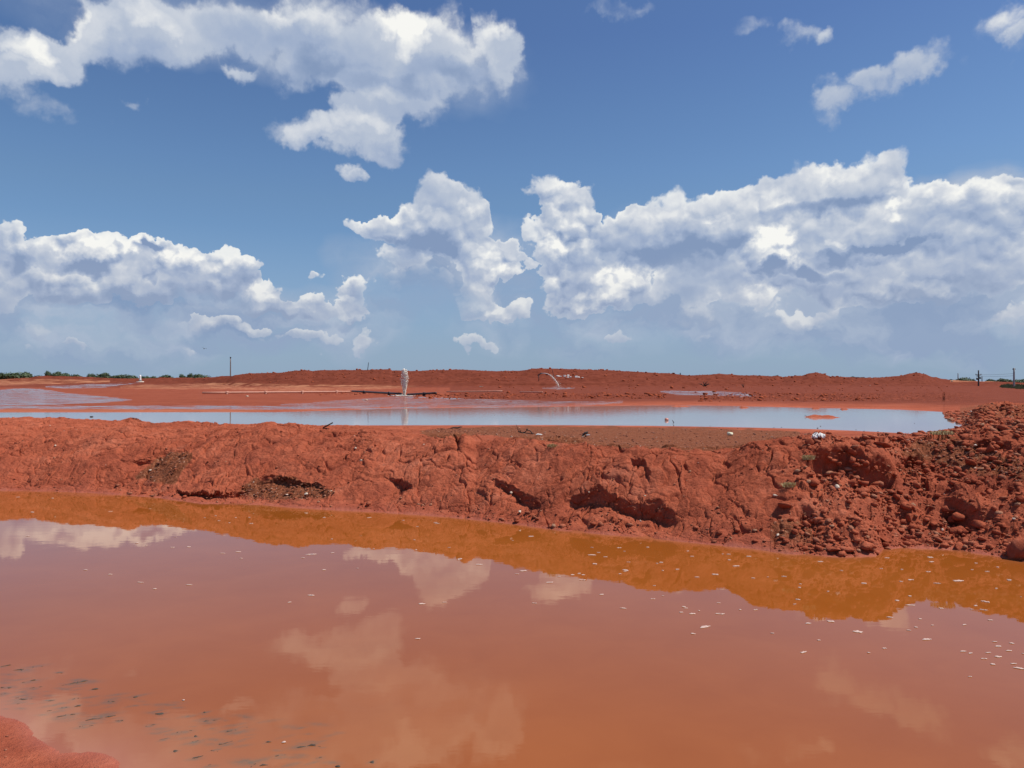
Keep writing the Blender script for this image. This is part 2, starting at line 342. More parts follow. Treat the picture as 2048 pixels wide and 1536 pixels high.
PROF = ([-.6, -.15, 0, .06, .16, .30, .48, .66, .82, .93, 1.0], [-.30, -.10, -.004, .03, .085, .26, .52, .74, .90, .975, 1.0])
MOUNDS = [(*at_depth(540, 851, 22.5)[:2], .16, .38), (*at_depth(945, 872, 15.3)[:2], .10, .35)]
def base_z(a, Y):
    S, Cd, Cz, B, Fd, D, Db = (ev(T, a) for T in (T_S, T_CD, T_CZ, T_B, T_F, T_D, T_DB))
    t = (Y - S) / (Cd - S)
    z = Cz * np.interp(t, *PROF)
    z = np.where(t < -.6, -.3 * Cz, z)
    # behind the crest: down to the gravel terrace, then to the pond
    zt = ZP + .07 + .14 * sst(.44, .58, a) + .02 * sst(.1, -.4, a)
    u = np.clip((Y - Cd) / np.maximum(B - Cd, .5), 0, 1)
    zb = zt + (Cz - zt) * (1 - sst(0, .30, u)); zb = zb - (zt - ZP) * sst(.55, 1.0, u) * (1 - sst(.585, .61, a))
    z = np.where(Y > Cd, zb, z)
    for (mx, my, mh, mr) in MOUNDS:
        dd = np.sqrt((a * Y - mx) ** 2 + (Y - my) ** 2 * .5) / mr
        z = z + mh * np.clip(1 - dd, 0, 1) ** .9
    hr = sst(.590, .628, a) * sst(15.5, 18, Y)
    z = np.where((Y > Cd) & (Y <= B), z * (1 - hr) + np.maximum(z, ZP + .12 + .60 * sst(16.5, 21.3, Y) * (1 - sst(22.5, 27.5, Y))) * hr, z)
    # pond bed
    w = np.clip((Y - B) / np.maximum(Fd - B, .05), 0, 1)
    bed = ZP - .30 * np.clip(np.sin(np.pi * w), 0, 1) * np.minimum(1, (Fd - B) / 3)
    rt = sst(.592, .612, a)
    heap = ZP + .12 + .60 * sst(16.5, 21.3, Y) * (1 - sst(22.5, 27.5, Y))
    z = np.where(Y > B, bed * (1 - rt) + heap * rt, z)
    # mud flats rising to the far ridge
    q = np.clip((Y - Fd) / (D - Fd), 0, 1)
    K = H + (HZ - ev(T_K, a)) / FPX * D
    flat = ZP + .004 + (Db - ZP) * (.035 * np.minimum(1, q * 6) + .965 * q ** 2.6)
    z = np.where(Y > Fd, flat * (1 - rt) + np.maximum(flat, heap) * rt, z)
    foot = D - D * .10
    r = np.clip((Y - foot) / (D - foot), 0, 1)
    z = np.where(Y > foot, Db * .0 + flat + (K - flat) * (r ** .8 * .55 + .45 * sst(.0, 1, r)), z)
    z = np.where(Y > D, K - 2.0 * sst(0, 30, Y - D) - (K + .5) * sst(285, 320, Y - D), z)
    return z, t

def base_hit(px, py, y0=8.0, y1=40.0):
    r = ray(px, py); ys = np.geomspace(y0, y1, 4000); a = r[0] / r[1]
    z, _ = base_z(np.full(ys.shape, a), ys); zr = H + ys * r[2] / r[1]
    k = np.argmax(z > zr); return a, ys[k]

# scarps: lip polyline in the picture, drop, overhang, jag, reach below
SC = [([(1135,984),(1160,976),(1190,978),(1215,992),(1250,998),(1290,1004),(1330,1008),(1352,1022)], .105, .02, .045, .30),
      ([(345,982),(380,988),(430,990),(475,978),(500,966)], .085, .06, .02, .16),
      ([(520,954),(560,949),(600,955),(650,970)], .02, .005, .04, .40),
      ([(990,960),(1020,972),(1050,990),(1082,1000)], .065, .02, .03, .25),
      ([(1622,911),(1655,904),(1685,904),(1740,912),(1788,930)], .30, .05, .05, .40),
      ([(1800,915),(1830,914),(1860,922)], .12, .06, .04, .2),
      ([(1890,1008),(1925,1018),(1965,1026)], .14, .08, .03, .22),
      ([(255,922),(300,912),(340,895)], .05, .03, .02, .2),
      ([(1600,1010),(1615,1008),(1632,1016)], .14, .05, .03, .25),
      ([(770,952),(800,957),(825,970)], .04, .015, .03, .25),
      ([(884,870),(915,877),(952,868),(962,878)], .10, .03, .03, .25),
      ([(1262,915),(1290,925),(1300,948)], .05, .02, .02, .2),
      ([(1940,885),(1990,880),(2040,886)], .08, .04, .04, .25)]
SCW = []
for pts, dr, ov, jg, rc in SC:
    hh = [base_hit(*p) for p in pts]
    SCW.append((np.array([h[0] for h in hh]), np.array([h[1] for h in hh]), dr, ov, jg, rc))

def rubble_w(a, t):
    """where the bank is broken rubble instead of smooth clay"""
    b = .345 + .05 * np.clip(t, 0, 1.2)
    return sst(b - .03, b + .05, a)
def terrain(X, Y, fine=True):
    a = X / Y
    z, t = base_z(a, Y)
    S, Cd, B, Fd, D = (ev(T, a) for T in (T_S, T_CD, T_B, T_F, T_D))
    bank = sst(-.05, .16, t) * (1 - sst(Cd + .3, np.minimum(Cd + 1.6, B), Y))
    leftclay = sst(.0, -.30, a) * (1 - sst(B - 2.0, B - .2, Y)) * sst(-.05, .14, t)
    bank = np.maximum(bank, leftclay)
    rt = sst(.588, .612, a) * (1 - sst(24, 27.5, Y)) * sst(0, .1, t)
    bank = np.maximum(bank, rt)
    shoreband = 1 - sst(.02, .20 + .06 * perlin(X * 1.3, Y * 1.3, 90), t)
    dY = np.zeros_like(z)
    # scarps
    for la, ly, dr, ov, jg, rc in SCW:
        m = (a > la[0] - .02) & (a < la[-1] + .02) & (Y < 23)
        if not m.any(): continue
        am, Ym = a[m], Y[m]
        yl = np.interp(am, la, ly)
        pj = perlin(am * 26, am * 0 + dr * 9, 31) * 2.4; fj = np.floor(pj); jag = (fj + sst(.30, .70, pj - fj)) / 2.4 * jg * 1.6 + perlin(am * 70, am * 0 + 3.3, 33) * jg * .25
        d = Ym - (yl + jag)
        wn = np.minimum(sst(la[0] - .012, la[0] + .016, am), 1 - sst(la[-1] - .016, la[-1] + .012, am))
        wf = .15; u = np.clip(-d / wf, 0, 1)
        z[m] -= dr * wn * (.62 * u + .38 * sst(.80, 1.0, u)) * np.exp(-np.clip(-d - wf, 0, 9) / rc)
        z[m] += dr * .12 * wn * np.exp(-np.clip(d, 0, 9) / .10) * (d >= 0)
        fn = (.035 * perlin(am * 75, u * 2.2 + dr * 50, 34) + .018 * perlin(am * 200, u * 5, 35)) * wn * (d < .02) * np.exp(-np.clip(-d - wf, 0, 9) / .05)
        dY[m] += np.where(d > 0, -ov * wn * np.clip(1 - d / .30, 0, 1), np.where(d > -wf, wn * (-ov * (1 - u) - d), wn * wf * np.exp(np.clip(d + wf, -9, 0) / .15))) + fn
    # broad lumps, pillows and cracks of the clay
    wx, wy = fbm(X * 1.1, Y * 1.1, 3, 11), fbm(X * 1.1, Y * 1.1, 3, 12)
    rub = rubble_w(a, t)
    rub = np.maximum(rub, rt)
    clay = bank * (1 - rub)
    z = z + bank * (.075 * fbm(X * .8, Y * .9, 3, 1) + .035 * fbm(X * 3, Y * 3, 3, 2))
    crk = np.zeros_like(z)
    if fine:
        qx, qy = X * 1.45 + wx * .42, Y * 1.9 + wy * .42
        f1, f2, rv, tl = worley(qx, qy, 3)
        z = z + clay * (.060 * (np.sqrt(np.clip(1.1 - f1 * f1, 0, 2)) - .8) + .08 * tl + .03 * (rv - .5))
        cw = sst(-.35, .10, fbm(X * .6, Y * .6, 2, 41))
        c1 = (1 - sst(.0, .05, f2 - f1)) * cw * (.35 + .65 * sst(-.2, .2, perlin(X * 2.2, Y * 2.2, 91)))
        f1, f2, rv, tl = worley(X * 4.4 + wx * 1.0 + 9, Y * 5.4 + wy * 1.0, 5)
        c2m = sst(-.25, .25, fbm(X * .9 + 5, Y * .9, 2, 43))
        z = z + clay * (.018 * (.5 - f1) + .030 * tl * (1 - .5 * c2m) + .010 * (rv - .5))
        c2 = (1 - sst(.0, .10, f2 - f1)) * c2m
        f1, f2, rv, tl = worley(X * 2.35 + wx * .62 + 4, Y * 3.2 + wy * .62, 7)
        c3m = sst(-.45, .05, fbm(X * .75 + 9, Y * .75, 2, 47)); c3 = (1 - sst(.02, .085, f2 - f1)) * c3m * (.25 + .75 * sst(-.25, .15, perlin(X * 1.7, Y * 1.9, 92)))
        z = z + clay * c3m * (.030 * (np.sqrt(np.clip(1.1 - f1 * f1, 0, 2)) - .8) + .085 * tl + .030 * (rv - .5))
        z = z - clay * (.080 * c1 + .040 * c2 + .070 * c3)
        crk = np.maximum(c1, c2 * .8)
        # rubble
        f1, f2, rv, tl = worley(X * 3.1 + wx * .5, Y * 3.5 + wy * .5, 6)
        z = z + rub * bank * (.10 * (rv - .45) * (rv > .35) + .17 * tl)
        f1, f2, rv, tl = worley(X * 8.5 + wx, Y * 9.0 + wy, 8)
        z = z + rub * bank * (.040 * (rv - .5) + .060 * tl)
        f1, f2, rv, tl = worley(X * 22, Y * 22, 9)
        z = z + (rub * .9 + .25 * clay * c2m) * bank * (.016 * (rv - .5) + .022 * tl)
        z = z + bank * .008 * fbm(X * 14, Y * 14, 3, 15)
        # far side: clods along the flats, ridge relief
        far = (Y > Fd)
        if far.any():
            af = a[far]; Yr = Y[far]; Df = D[far]; Xf, Yf = af * 60, 60 * np.log(Yr); sc = Yr / 60
            v = np.zeros_like(Xf)
            py = HZ + (H - z[far]) / Yr * FPX; px = 1024 + af * FPX
            b1 = sst(800, 880, px) * (1 - sst(1230, 1330, px)) * sst(788, 790.5, py) * (1 - sst(796.5, 799, py))
            b2 = sst(1400, 1450, px) * (1 - sst(1850, 2000, px)) * sst(787 - (px - 1450) * .01, 790, py) * (1 - sst(799, 804, py))
            b3 = sst(620, 690, px) * (1 - sst(790, 815, px)) * sst(785, 786, py) * (1 - sst(790, 793, py)) * .5
            g1, g2, r1, l1 = worley(Xf * 2.4, Yf * 1.2, 21)
            v += np.maximum(np.maximum(b1, b2), b3) * (.22 * np.maximum(r1 - .35, 0) + .18 * l1)
            rg = sst(.82, .95, Yr / Df)
            g1, g2, r1, l1 = worley(Xf * .75, Yf * 1.6, 22)
            v += rg * (.12 * fbm(Xf * .30, Yf * .5, 4, 23) + .07 * (r1 - .5) * (g1 < .5) + .10 * l1) * (1 - .45 * sst(.985, 1.0, Yr / Df))
            v += (1 - rg) * (.018 * fbm(Xf * .25, Yf * .12, 3, 24) + sst(.25, .6, Yr / Df) * .025 * fbm(Xf * 1.2, Yf * .6, 3, 25)) * sst(0, 6, Yr - Fd[far])
            for (p0, p1, yy, hh) in ((930, 1155, 769, .14), (1160, 1500, 768, .06), (1450, 1700, 775, .07), (820, 1010, 775, .06)):
                w = sst(p0 - 15, p0 + 25, px) * (1 - sst(p1 - 12, p1, px))
                v += w * hh * (1 - sst(-.7, .7, py - yy - perlin(px * .03, px * 0, 77) * .8)) * np.clip(1 - (yy - py) / 7, 0, 1)
            z[far] += v * sc
        # little ripples on the pond shore and shallow bars of the pond
    return z, dY, t, bank, rub, shoreband, crk

# ------------------------------------------------------------------ ground sheet
NA = 1640
aa = np.concatenate([np.linspace(-1.9, -.80, 90, endpoint=False), np.linspace(-.80, .92, NA), np.linspace(.92, 1.9, 81)[1:]])
NF, NT1, NPD, NFL, NRD, NBK = 350, 170, 36, 300, 110, 16
S_, C_, B_, F_, D_ = (ev(T, aa) for T in (T_S, T_CD, T_B, T_F, T_D))
rows = []
cend = C_ + .45 * (C_ - S_)
for k in range(NF): rows.append(S_ - .55 + (cend - S_ + .55) * k / NF)
Bm = np.maximum(B_, cend + 1.0); Fm = np.maximum(F_, Bm + .6)
for k in range(NT1): rows.append(cend + (Bm - cend) * (k / NT1) ** 1.15)
for k in range(NPD): rows.append(Bm + (Fm - Bm) * k / NPD)
ft = D_ - D_ * .10
for k in range(NFL): rows.append(Fm * (ft / Fm) ** (k / NFL))
for k in range(NRD): rows.append(ft + (D_ + .4 - ft) * k / NRD)
for k in range(NBK): rows.append(D_ + .4 + 325 * (k / (NBK - 1)) ** 1.5)
YY = np.array(rows); AA = np.broadcast_to(aa, YY.shape); XX = AA * YY
shp = YY.shape
z, dY, tt, bank, rub, sband, crk = terrain(XX.ravel().copy(), YY.ravel().copy())
X1, Y1 = XX.ravel(), YY.ravel()
PXv, PYv = 1024 + X1 / Y1 * FPX, HZ + (H - z) / Y1 * FPX
dY = dY * 1.0
def soft_poly(px, py, pts, e=1.5):
    """soft mask between an upper and a lower outline: pts = [(x, y_top, y_bottom), ...]"""
    x = np.array([p[0] for p in pts]); t0 = np.interp(px, x, [p[1] for p in pts]); t1 = np.interp(px, x, [p[2] for p in pts])
    return sst(-e, e, py - t0) * sst(-e, e, t1 - py) * (px > x[0]) * (px < x[-1])
an_, yn_ = X1 / Y1 * 55, 55 * np.log(Y1)
nz = fbm(an_ * .9, yn_ * .35, 4, 51)
strk = fbm(an_ * .35, yn_ * 1.5, 4, 52)                    # streaks of running slurry
farm = (Y1 > np.interp(X1 / Y1, aa, F_) - .5)
pn = PYv + nz * .9
wet = np.zeros_like(z)
wet = np.maximum(wet, soft_poly(PXv, pn, [(-900,776,812),(0,779,811),(60,776.5,811),(100,780,810),(130,786,808),(200,792,806),(265,799.5,800.5)], .8) * (.85 + 1.0 * strk))
wet = np.maximum(wet, soft_poly(PXv, pn, [(90,772,775),(130,770,777),(200,768,776),(262,765,768),(285,763,765)], .7) * (.6 + .9 * strk))
wet = np.maximum(wet, soft_poly(PXv, pn, [(-900,811,818),(0,812,818),(400,811,818.5),(560,812,819),(700,812,818),(760,808,818)], .5) * (.75 + 1.2 * strk))
wet = np.maximum(wet, soft_poly(PXv, pn, [(560,809,814),(640,804,816),(700,799,818),(760,795,819),(808,792.5,818),(870,795,817),(950,798,816),(1020,800,815),(1120,803,812),(1180,803,810),(1245,802,806)], .8) * (.34 + 3.6 * strk))
wet = np.maximum(wet, soft_poly(PXv, pn, [(1320,782,784),(1350,781.5,789),(1420,782,791),(1460,783,792),(1500,786,793),(1512,790,791)], .6) * (.75 + .9 * strk))
wet = np.maximum(wet, soft_poly(PXv, pn, [(1085,775,777),(1115,774,778.5),(1150,775.5,776.5)], .5) * .8)
wet = wet * farm
shorewet = np.exp(-np.clip((np.interp(X1 / Y1, aa, B_) - Y1), 0, 99) / .7) * (Y1 < np.interp(X1 / Y1, aa, B_) + .3) * .42
farshore = np.exp(-np.clip((Y1 - np.interp(X1 / Y1, aa, F_)), 0, 99) / 2.0) * farm * .40
wet = np.clip(np.maximum(wet, np.maximum(shorewet, farshore)), 0, 1)
wet = np.maximum(wet, .38 * (1 - sst(.0, .10, tt)))
# gravel: terrace behind the crest, hollows under the bank, heap on the right
gv = soft_poly(PXv, PYv + nz * 3, [(840,862,866),(880,856,880),(960,854,868),(1010,852,874),(1100,853,884),(1250,854,900),(1400,856,902),(1540,860,888),(1600,864,872)], 2.5) * (tt > 1.0)
gv = np.maximum(gv, soft_poly(PXv, PYv + nz * 8, [(470,985,986),(505,958,998),(580,955,1002),(640,968,1000),(670,985,990)], 5) * .9)
gv = np.maximum(gv, soft_poly(PXv, PYv + nz * 8, [(270,948,956),(300,925,962),(350,902,965),(385,905,920)], 6) * .95)
gv = np.maximum(gv, soft_poly(PXv, PYv + nz * 8, [(1795,900,905),(1840,880,925),(1900,866,935),(1960,890,950),(2048,920,960)], 8) * .8)
gv = np.maximum(gv, soft_poly(PXv, PYv + nz * 3, [(1920,812,840),(1980,806,842),(2048,808,840)], 4) * .6)
gv = np.maximum(gv, soft_poly(PXv, PYv, [(640,862,870),(700,852,866),(860,851,864),(900,852,866)], 3) * .35)
gv = np.maximum(gv, soft_poly(PXv, PYv + nz * 8, [(1540,1040,1100),(1580,1035,1112),(1625,1050,1105)], 8) * .7)
gv = np.clip(gv, 0, 1)
# tan crust on the flats
tn = soft_poly(PXv, pn, [(-900,758,772),(0,758,771),(100,758,768),(220,760,764)], 1) * (.55 + 1.0 * strk)
tn = np.maximum(tn, soft_poly(PXv, pn, [(240,772,777),(300,769,778),(380,767,778),(480,766,780),(600,769,782),(700,770,780),(820,771,776),(850,773,774)], 1) * (.35 + 1.6 * strk))
tn = np.maximum(tn, soft_poly(PXv, pn, [(-900,818,824.5),(0,818,824.5),(480,818,824.5),(530,820,822)], .5) * .25)
tn = np.maximum(tn, soft_poly(PXv, pn, [(1900,758.5,763.5),(2048,759,763.5)], .6) * .8)
tn = np.clip(tn * farm, 0, 1)
pale = np.clip(wet * sst(.1, .55, strk + .5 * nz) * (Y1 > 36), 0, 1)
vx = X1.copy(); vy = Y1 + dY; vz = z.copy()
V = np.stack([vx, vy, vz], 1)
nr, nc = shp
idx = np.arange(nr * nc, dtype=np.int32).reshape(nr, nc)
Fq = np.stack([idx[:-1, :-1].ravel(), idx[:-1, 1:].ravel(), idx[1:, 1:].ravel(), idx[1:, :-1].ravel()], 1)

def attr(o, name, r, g, b, al):
    at = o.data.attributes.new(name, 'FLOAT_COLOR', 'POINT')
    at.data.foreach_set('color', np.stack([r, g, b, al], 1).astype(np.float32).ravel())

def clay_nodes(T, coord, m1=None, m2=None):
    """red bauxite mud: colour, roughness and relief"""
    n0 = T.noise(coord, .45, 5, .6); n1 = T.noise(coord, 3.2, 6, .62); n2 = T.noise(coord, 22, 5, .65); n3 = T.noise(coord, 95, 4, .6)
    f = T.m('ADD', T.m('ADD', T.m('MULTIPLY', n0, .40), T.m('MULTIPLY', n1, .35)), T.m('MULTIPLY', n2, .25))
    col = T.ramp(f, [(.36, (.235, .053, .027)), (.45, (.345, .082, .041)), (.54, (.415, .107, .054)), (.64, (.500, .155, .086))])
    col = T.mix(T.m('MULTIPLY', T.rng(n3, .56, .72), .30), col, (.46, .19, .11))
    return col, n0, n1, n2, n3

gm, T, bs = mat("red_mud")
geo = T.node('ShaderNodeNewGeometry').outputs['Position']
at1 = T.node('ShaderNodeAttribute', attribute_name='zones'); s1 = T.node('ShaderNodeSeparateColor'); T.l.new(at1.outputs['Color'], s1.inputs[0])
at2 = T.node('ShaderNodeAttribute', attribute_name='zones_b'); s2 = T.node('ShaderNodeSeparateColor'); T.l.new(at2.outputs['Color'], s2.inputs[0])
wetS, grS, tanS, palS = s1.outputs[0], s1.outputs[1], s1.outputs[2], at1.outputs['Alpha']
rubS, bandS, farS = s2.outputs[0], s2.outputs[1], s2.outputs[2]
crkS = at2.outputs['Alpha']
col, n0, n1, n2, n3 = clay_nodes(T, geo)
damp = T.noise(T.vm('MULTIPLY', geo, (1, 1.6, 1)), .85, 6, .65)
col = T.mix(T.rng(damp, .50, .66, 0, .42), col, (.215, .052, .032))
col = T.mix(T.rng(damp, .44, .34, 0, .35), col, (.50, .165, .095))
# far ground is browner and older
col = T.mix(T.m('MULTIPLY', farS, .95, clamp=True), col, T.mix(T.rng(n0, .35, .65), (.135, .032, .018), (.190, .048, .027)))
# gravel: brown earth with mixed stones
v1 = T.voro(geo, 26, out='Color'); vs1 = T.node('ShaderNodeSeparateColor'); T.l.new(v1, vs1.inputs[0])
gcol = T.ramp(vs1.outputs[0], [(0, (.15, .044, .022)), (.35, (.24, .075, .036)), (.65, (.32, .10, .050)), (.88, (.38, .15, .080)), (.97, (.50, .28, .18)), (1, (.58, .42, .30))], 'CONSTANT')
gcol = T.mix(T.rng(n2, .4, .6, .25, .75), gcol, (.24, .082, .040))
col = T.mix(T.rng(T.m('ADD', grS, T.m('MULTIPLY', T.m('SUBTRACT', n2, .5), .9)), .35, .75), col, gcol)
col = T.mix(T.m('MULTIPLY', tanS, .75, clamp=True), col, (.50, .215, .115))
# smooth pinkish wash at the waterline
col = T.mix(T.m('MULTIPLY', bandS, .75), col, T.mix(T.rng(n1, .35, .65), (.33, .080, .046), (.39, .108, .060)))
col = T.mix(T.rng(wetS, .45, .95, 0, .8), col, T.mix(T.rng(n1, .3, .7), (.20, .085, .065), (.27, .13, .105)))
col = T.mix(T.m('MULTIPLY', palS, .30, clamp=True), col, (.55, .46, .43))
T.put(bs.inputs['Base Color'], col)
rg = T.rng(wetS, .15, .85, .93, .10)
T.put(bs.inputs['Roughness'], T.m('ADD', rg, T.m('MULTIPLY', T.m('SUBTRACT', n2, .5), .12)))
T.put(bs.inputs['Specular IOR Level'], T.rng(wetS, .2, .8, .04, .65))
n4 = T.noise(geo, 9, 5, .7)
hgt = T.m('ADD', T.m('ADD', T.m('MULTIPLY', n2, .7), T.m('MULTIPLY', n3, .32)), T.m('MULTIPLY', n4, .45))
hgt = T.m('ADD', hgt, T.m('MULTIPLY', T.m('MULTIPLY', vs1.outputs[0], grS), .5))
bp = T.node('ShaderNodeBump'); T.put(bp.inputs['Strength'], T.rng(wetS, .2, .75, 1.0, .03)); bp.inputs['Distance'].default_value = .04
T.put(bp.inputs['Height'], hgt); T.l.new(bp.outputs[0], bs.inputs['Normal'])

ground = mesh_obj("ground", V, Fq, gm, smooth=True); tag(ground, kind='structure')
attr(ground, 'zones', wet, gv, tn, pale)
Fd1 = np.interp(X1 / Y1, aa, F_); D1 = np.interp(X1 / Y1, aa, D_)
Fd1 = np.maximum(Fd1, 38.0)
farw = sst(0, 1, (Y1 - Fd1 - 1.0) / (9.0 + 16 * sst(1050, 1300, PXv))) * .9 + .1 * sst(.8, .95, Y1 / D1)
farw = farw * (1 - .45 * (1 - sst(-2, 2, 775 - PYv)) * (PXv < 900))
attr(ground, 'zones_b', rub, sband * (tt > -1) * .9 + 0 * z, farw, crk)

# ------------------------------------------------------------------ plain to the horizon, near bank
pv = []; pf = []
ring = [0, 40, 90, 160, 260, 420, 700, 1200, 2400, 5000, 9000]; NS = 96
for i, r in enumerate(ring):
    for k in range(NS):
        th = 2 * math.pi * k / NS; pv.append((r * math.cos(th), r * math.sin(th), -.65 if r < 5000 else -.65 - (r - 5000) * .002))
for i in range(len(ring) - 1):
    for k in range(NS):
        a0, a1 = i * NS + k, i * NS + (k + 1) % NS; pf.append((a0, a1, a1 + NS, a0 + NS))
pm, T, bs = mat("plain_earth")
g_ = T.node('ShaderNodeNewGeometry').outputs['Position']
na, nb = T.noise(g_, .02, 5, .6), T.noise(g_, .3, 5, .6)
T.put(bs.inputs['Base Color'], T.mix(T.rng(na, .48, .58), T.mix(T.rng(nb, .3, .7), (.20, .065, .04), (.28, .095, .06)), (.10, .10, .045)))
bs.inputs['Roughness'].default_value = .95
plain = mesh_obj("plain", pv, pf, pm); tag(plain, kind='structure')

sh = [on_level(px, py, 0) for px, py in [(-260,1362),(-120,1398),(0,1426),(35,1440),(65,1458),(92,1482),(115,1500),(165,1507),(225,1517),(290,1545)]]
shx = np.array([-60, -14, -8] + [p[0] for p in sh] + [-1.3, 0, 2, 6, 14, 60]); shy = np.array([12, 8.5, 7.2] + [p[1] for p in sh] + [3.9, 3.55, 3.4, 3.3, 3.0, 2.0])
def bank_z(x, y):
    d = np.interp(x, shx, shy) + .05 * fbm(x * 1.6, y * 1.6, 3, 62) - y
    z = np.where(d < 0, d * .22, .55 * (1 - np.exp(-(np.maximum(d, 0) * .20) ** 1.7)) + .022 * d)
    lump = sst(.55, 1.1, d)
    f1, f2, rv, tl = worley(x * 4, y * 4, 63)
    return z + lump * (.035 * fbm(x * 3, y * 3, 4, 61) + .03 * tl + .015 * (rv - .5)) + .004 * fbm(x * 9, y * 9, 2, 64) * sst(-.1, .2, d), d
gx = np.concatenate([np.linspace(-60, -6, 40, endpoint=False), np.linspace(-6, 1, 400, endpoint=False), np.linspace(1, 60, 60)])
gyv = np.concatenate([np.linspace(-40, 1.5, 40, endpoint=False), np.linspace(1.5, 6.4, 330, endpoint=False), np.linspace(6.4, 12.5, 30)])
GXX, GYY = np.meshgrid(gx, gyv); bz, bd = bank_z(GXX.ravel(), GYY.ravel())
bz = np.maximum(bz, -.5)
bi = np.arange(bz.size).reshape(GXX.shape)
bF = np.stack([bi[:-1, :-1].ravel(), bi[:-1, 1:].ravel(), bi[1:, 1:].ravel(), bi[1:, :-1].ravel()], 1)
nb_ = mesh_obj("near_bank", np.stack([GXX.ravel(), GYY.ravel(), bz], 1), bF, gm, smooth=True); tag(nb_, kind='structure')
zz = np.zeros_like(bz)
bandn = np.exp(-np.clip(bd, 0, 9) / .5)
attr(nb_, 'zones', .50 * np.exp(-np.clip(bd, 0, 9) / .22), zz, zz, zz); attr(nb_, 'zones_b', zz, bandn * .35, zz, zz)

# ------------------------------------------------------------------ water
TWIGS = [(9,1332,16),(55,1337,40),(158,1364,38),(190,1378,12),(14,1375,26),(70,1376,18),(10,1387,16),(46,1396,34),(150,1397,16),(217,1403,26),(266,1411,16),(270,1394,10),(129,1432,28),(197,1437,44),(113,1419,34),(156,1412,14),(172,1452,26),(318,1428,14),
      (409,1425,8),(416,1442,30),(469,1462,34),(367,1464,30),(391,1473,10),(389,1483,26),(452,1486,24),(537,1484,12),(610,1495,50),(391,1517,18),(508,1529,48),(674,1533,12),(745,1524,14),(430,1500,18),(560,1512,20),(420,1531,18),(350,1502,14),(300,1452,18),(330,1478,16),(240,1442,18),(100,1402,20),(30,1408,22),(62,1362,20),(120,1346,16),(585,1527,22),(640,1515,16)]
def water_mat(name, body, body2, ior, rip, shallow=True):
    m, T, b = mat(name)
    g = T.node('ShaderNodeNewGeometry').outputs['Position']
    n = T.noise(g, .35, 4, .55); nn = T.noise(g, 1.7, 5, .6, .6)
    c = T.mix(T.rng(T.m('ADD', T.m('MULTIPLY', n, .65), T.m('MULTIPLY', nn, .35)), .35, .65), body, body2)
    if shallow:
        a = T.node('ShaderNodeAttribute', attribute_name='shallow')
        c = T.mix(T.m('MULTIPLY', a.outputs['Fac'], .85), c, (.33, .105, .052))
        a2_ = T.node('ShaderNodeAttribute', attribute_name='silt')
        c = T.mix(T.m('MULTIPLY', a2_.outputs['Fac'], T.rng(T.noise(g, 26, 4, .6), .3, .62, .35, 1.0), clamp=True), c, (.125, .085, .050))
    T.put(b.inputs['Base Color'], c)
    b.inputs['Roughness'].default_value = .018; b.inputs['IOR'].default_value = ior; b.inputs['Specular IOR Level'].default_value = .5
    gs = T.vm('MULTIPLY', g, (1.0, 2.2, 1)); w1_ = T.noise(gs, 2.3, 3, .5); w2_ = T.noise(gs, 14, 3, .5)
    bp = T.node('ShaderNodeBump'); bp.inputs['Strength'].default_value = 1.0; bp.inputs['Distance'].default_value = rip
    T.put(bp.inputs['Height'], T.m('ADD', w1_, T.m('MULTIPLY', w2_, .12))); T.l.new(bp.outputs[0], b.inputs['Normal'])
    return m
nwm = water_mat("muddy_water", (.280, .075, .010), (.322, .092, .015), 1.36, .0004)
wxs = np.concatenate([np.linspace(-70, -8, 30, endpoint=False), np.linspace(-8, -4.2, 50, endpoint=False), np.linspace(-4.2, -.4, 260, endpoint=False), np.linspace(-.4, 8, 100, endpoint=False), np.linspace(8, 70, 31)])
wys = np.concatenate([np.linspace(-2, 3, 6, endpoint=False), np.linspace(3, 6.2, 230, endpoint=False), np.linspace(6.2, 17, 150)])
WX, WY = np.meshgrid(wxs, wys)
wa = WX / np.maximum(WY, .5); far_d = ev(T_S, np.clip(wa, -1.6, 1.6)) - WY
keep = WY < ev(T_S, np.clip(wa, -1.9, 1.9)) + .5
_, wd = bank_z(WX.ravel(), WY.ravel())
shal = np.maximum(np.exp(-np.clip(-wd - .02, 0, 9) / .32), np.exp(-np.clip(far_d.ravel(), 0, 9) / .10) * .8)
wi = np.arange(WX.size).reshape(WX.shape)
wF = np.stack([wi[:-1, :-1].ravel(), wi[:-1, 1:].ravel(), wi[1:, 1:].ravel(), wi[1:, :-1].ravel()], 1)
wF = wF[keep.ravel()[wF].any(1)]
nw = mesh_obj("near_water", np.stack([WX.ravel(), WY.ravel(), 0 * WX.ravel()], 1), wF, nwm); tag(nw, kind='structure')
TW = TWIGS
silt = np.zeros(WX.size); wxr, wyr = WX.ravel(), WY.ravel(); tr_ = np.random.RandomState(2)
for (px, py, L_) in TW:
    x, y, _ = on_level(px, py, 0); w = max(L_, 12) / FPX * y * .75
    for k in range(3):
        ox, oy = tr_.uniform(-.5, .5) * w, tr_.uniform(-.5, .5) * w; aw = w * tr_.uniform(.4, .9); sl = tr_.uniform(-.2, .6); dx, dy = wxr - x - ox, wyr - y - oy
        silt = np.maximum(silt, tr_.uniform(.6, 1.0) * np.exp(-((dx / aw) ** 2 + ((dy - sl * dx) / (aw * .45)) ** 2)))
for k in range(130):
    px, py = tr_.uniform(0, 680), 0; py = tr_.uniform(1340, 1420) + px * .17; x, y, _ = on_level(px, py, 0); aw = tr_.uniform(.02, .07); dx, dy = wxr - x, wyr - y; sl = tr_.uniform(-.3, .6)
    silt = np.maximum(silt, tr_.uniform(.3, .8) * np.exp(-((dx / aw) ** 2 + ((dy - sl * dx) / (aw * .35)) ** 2)))
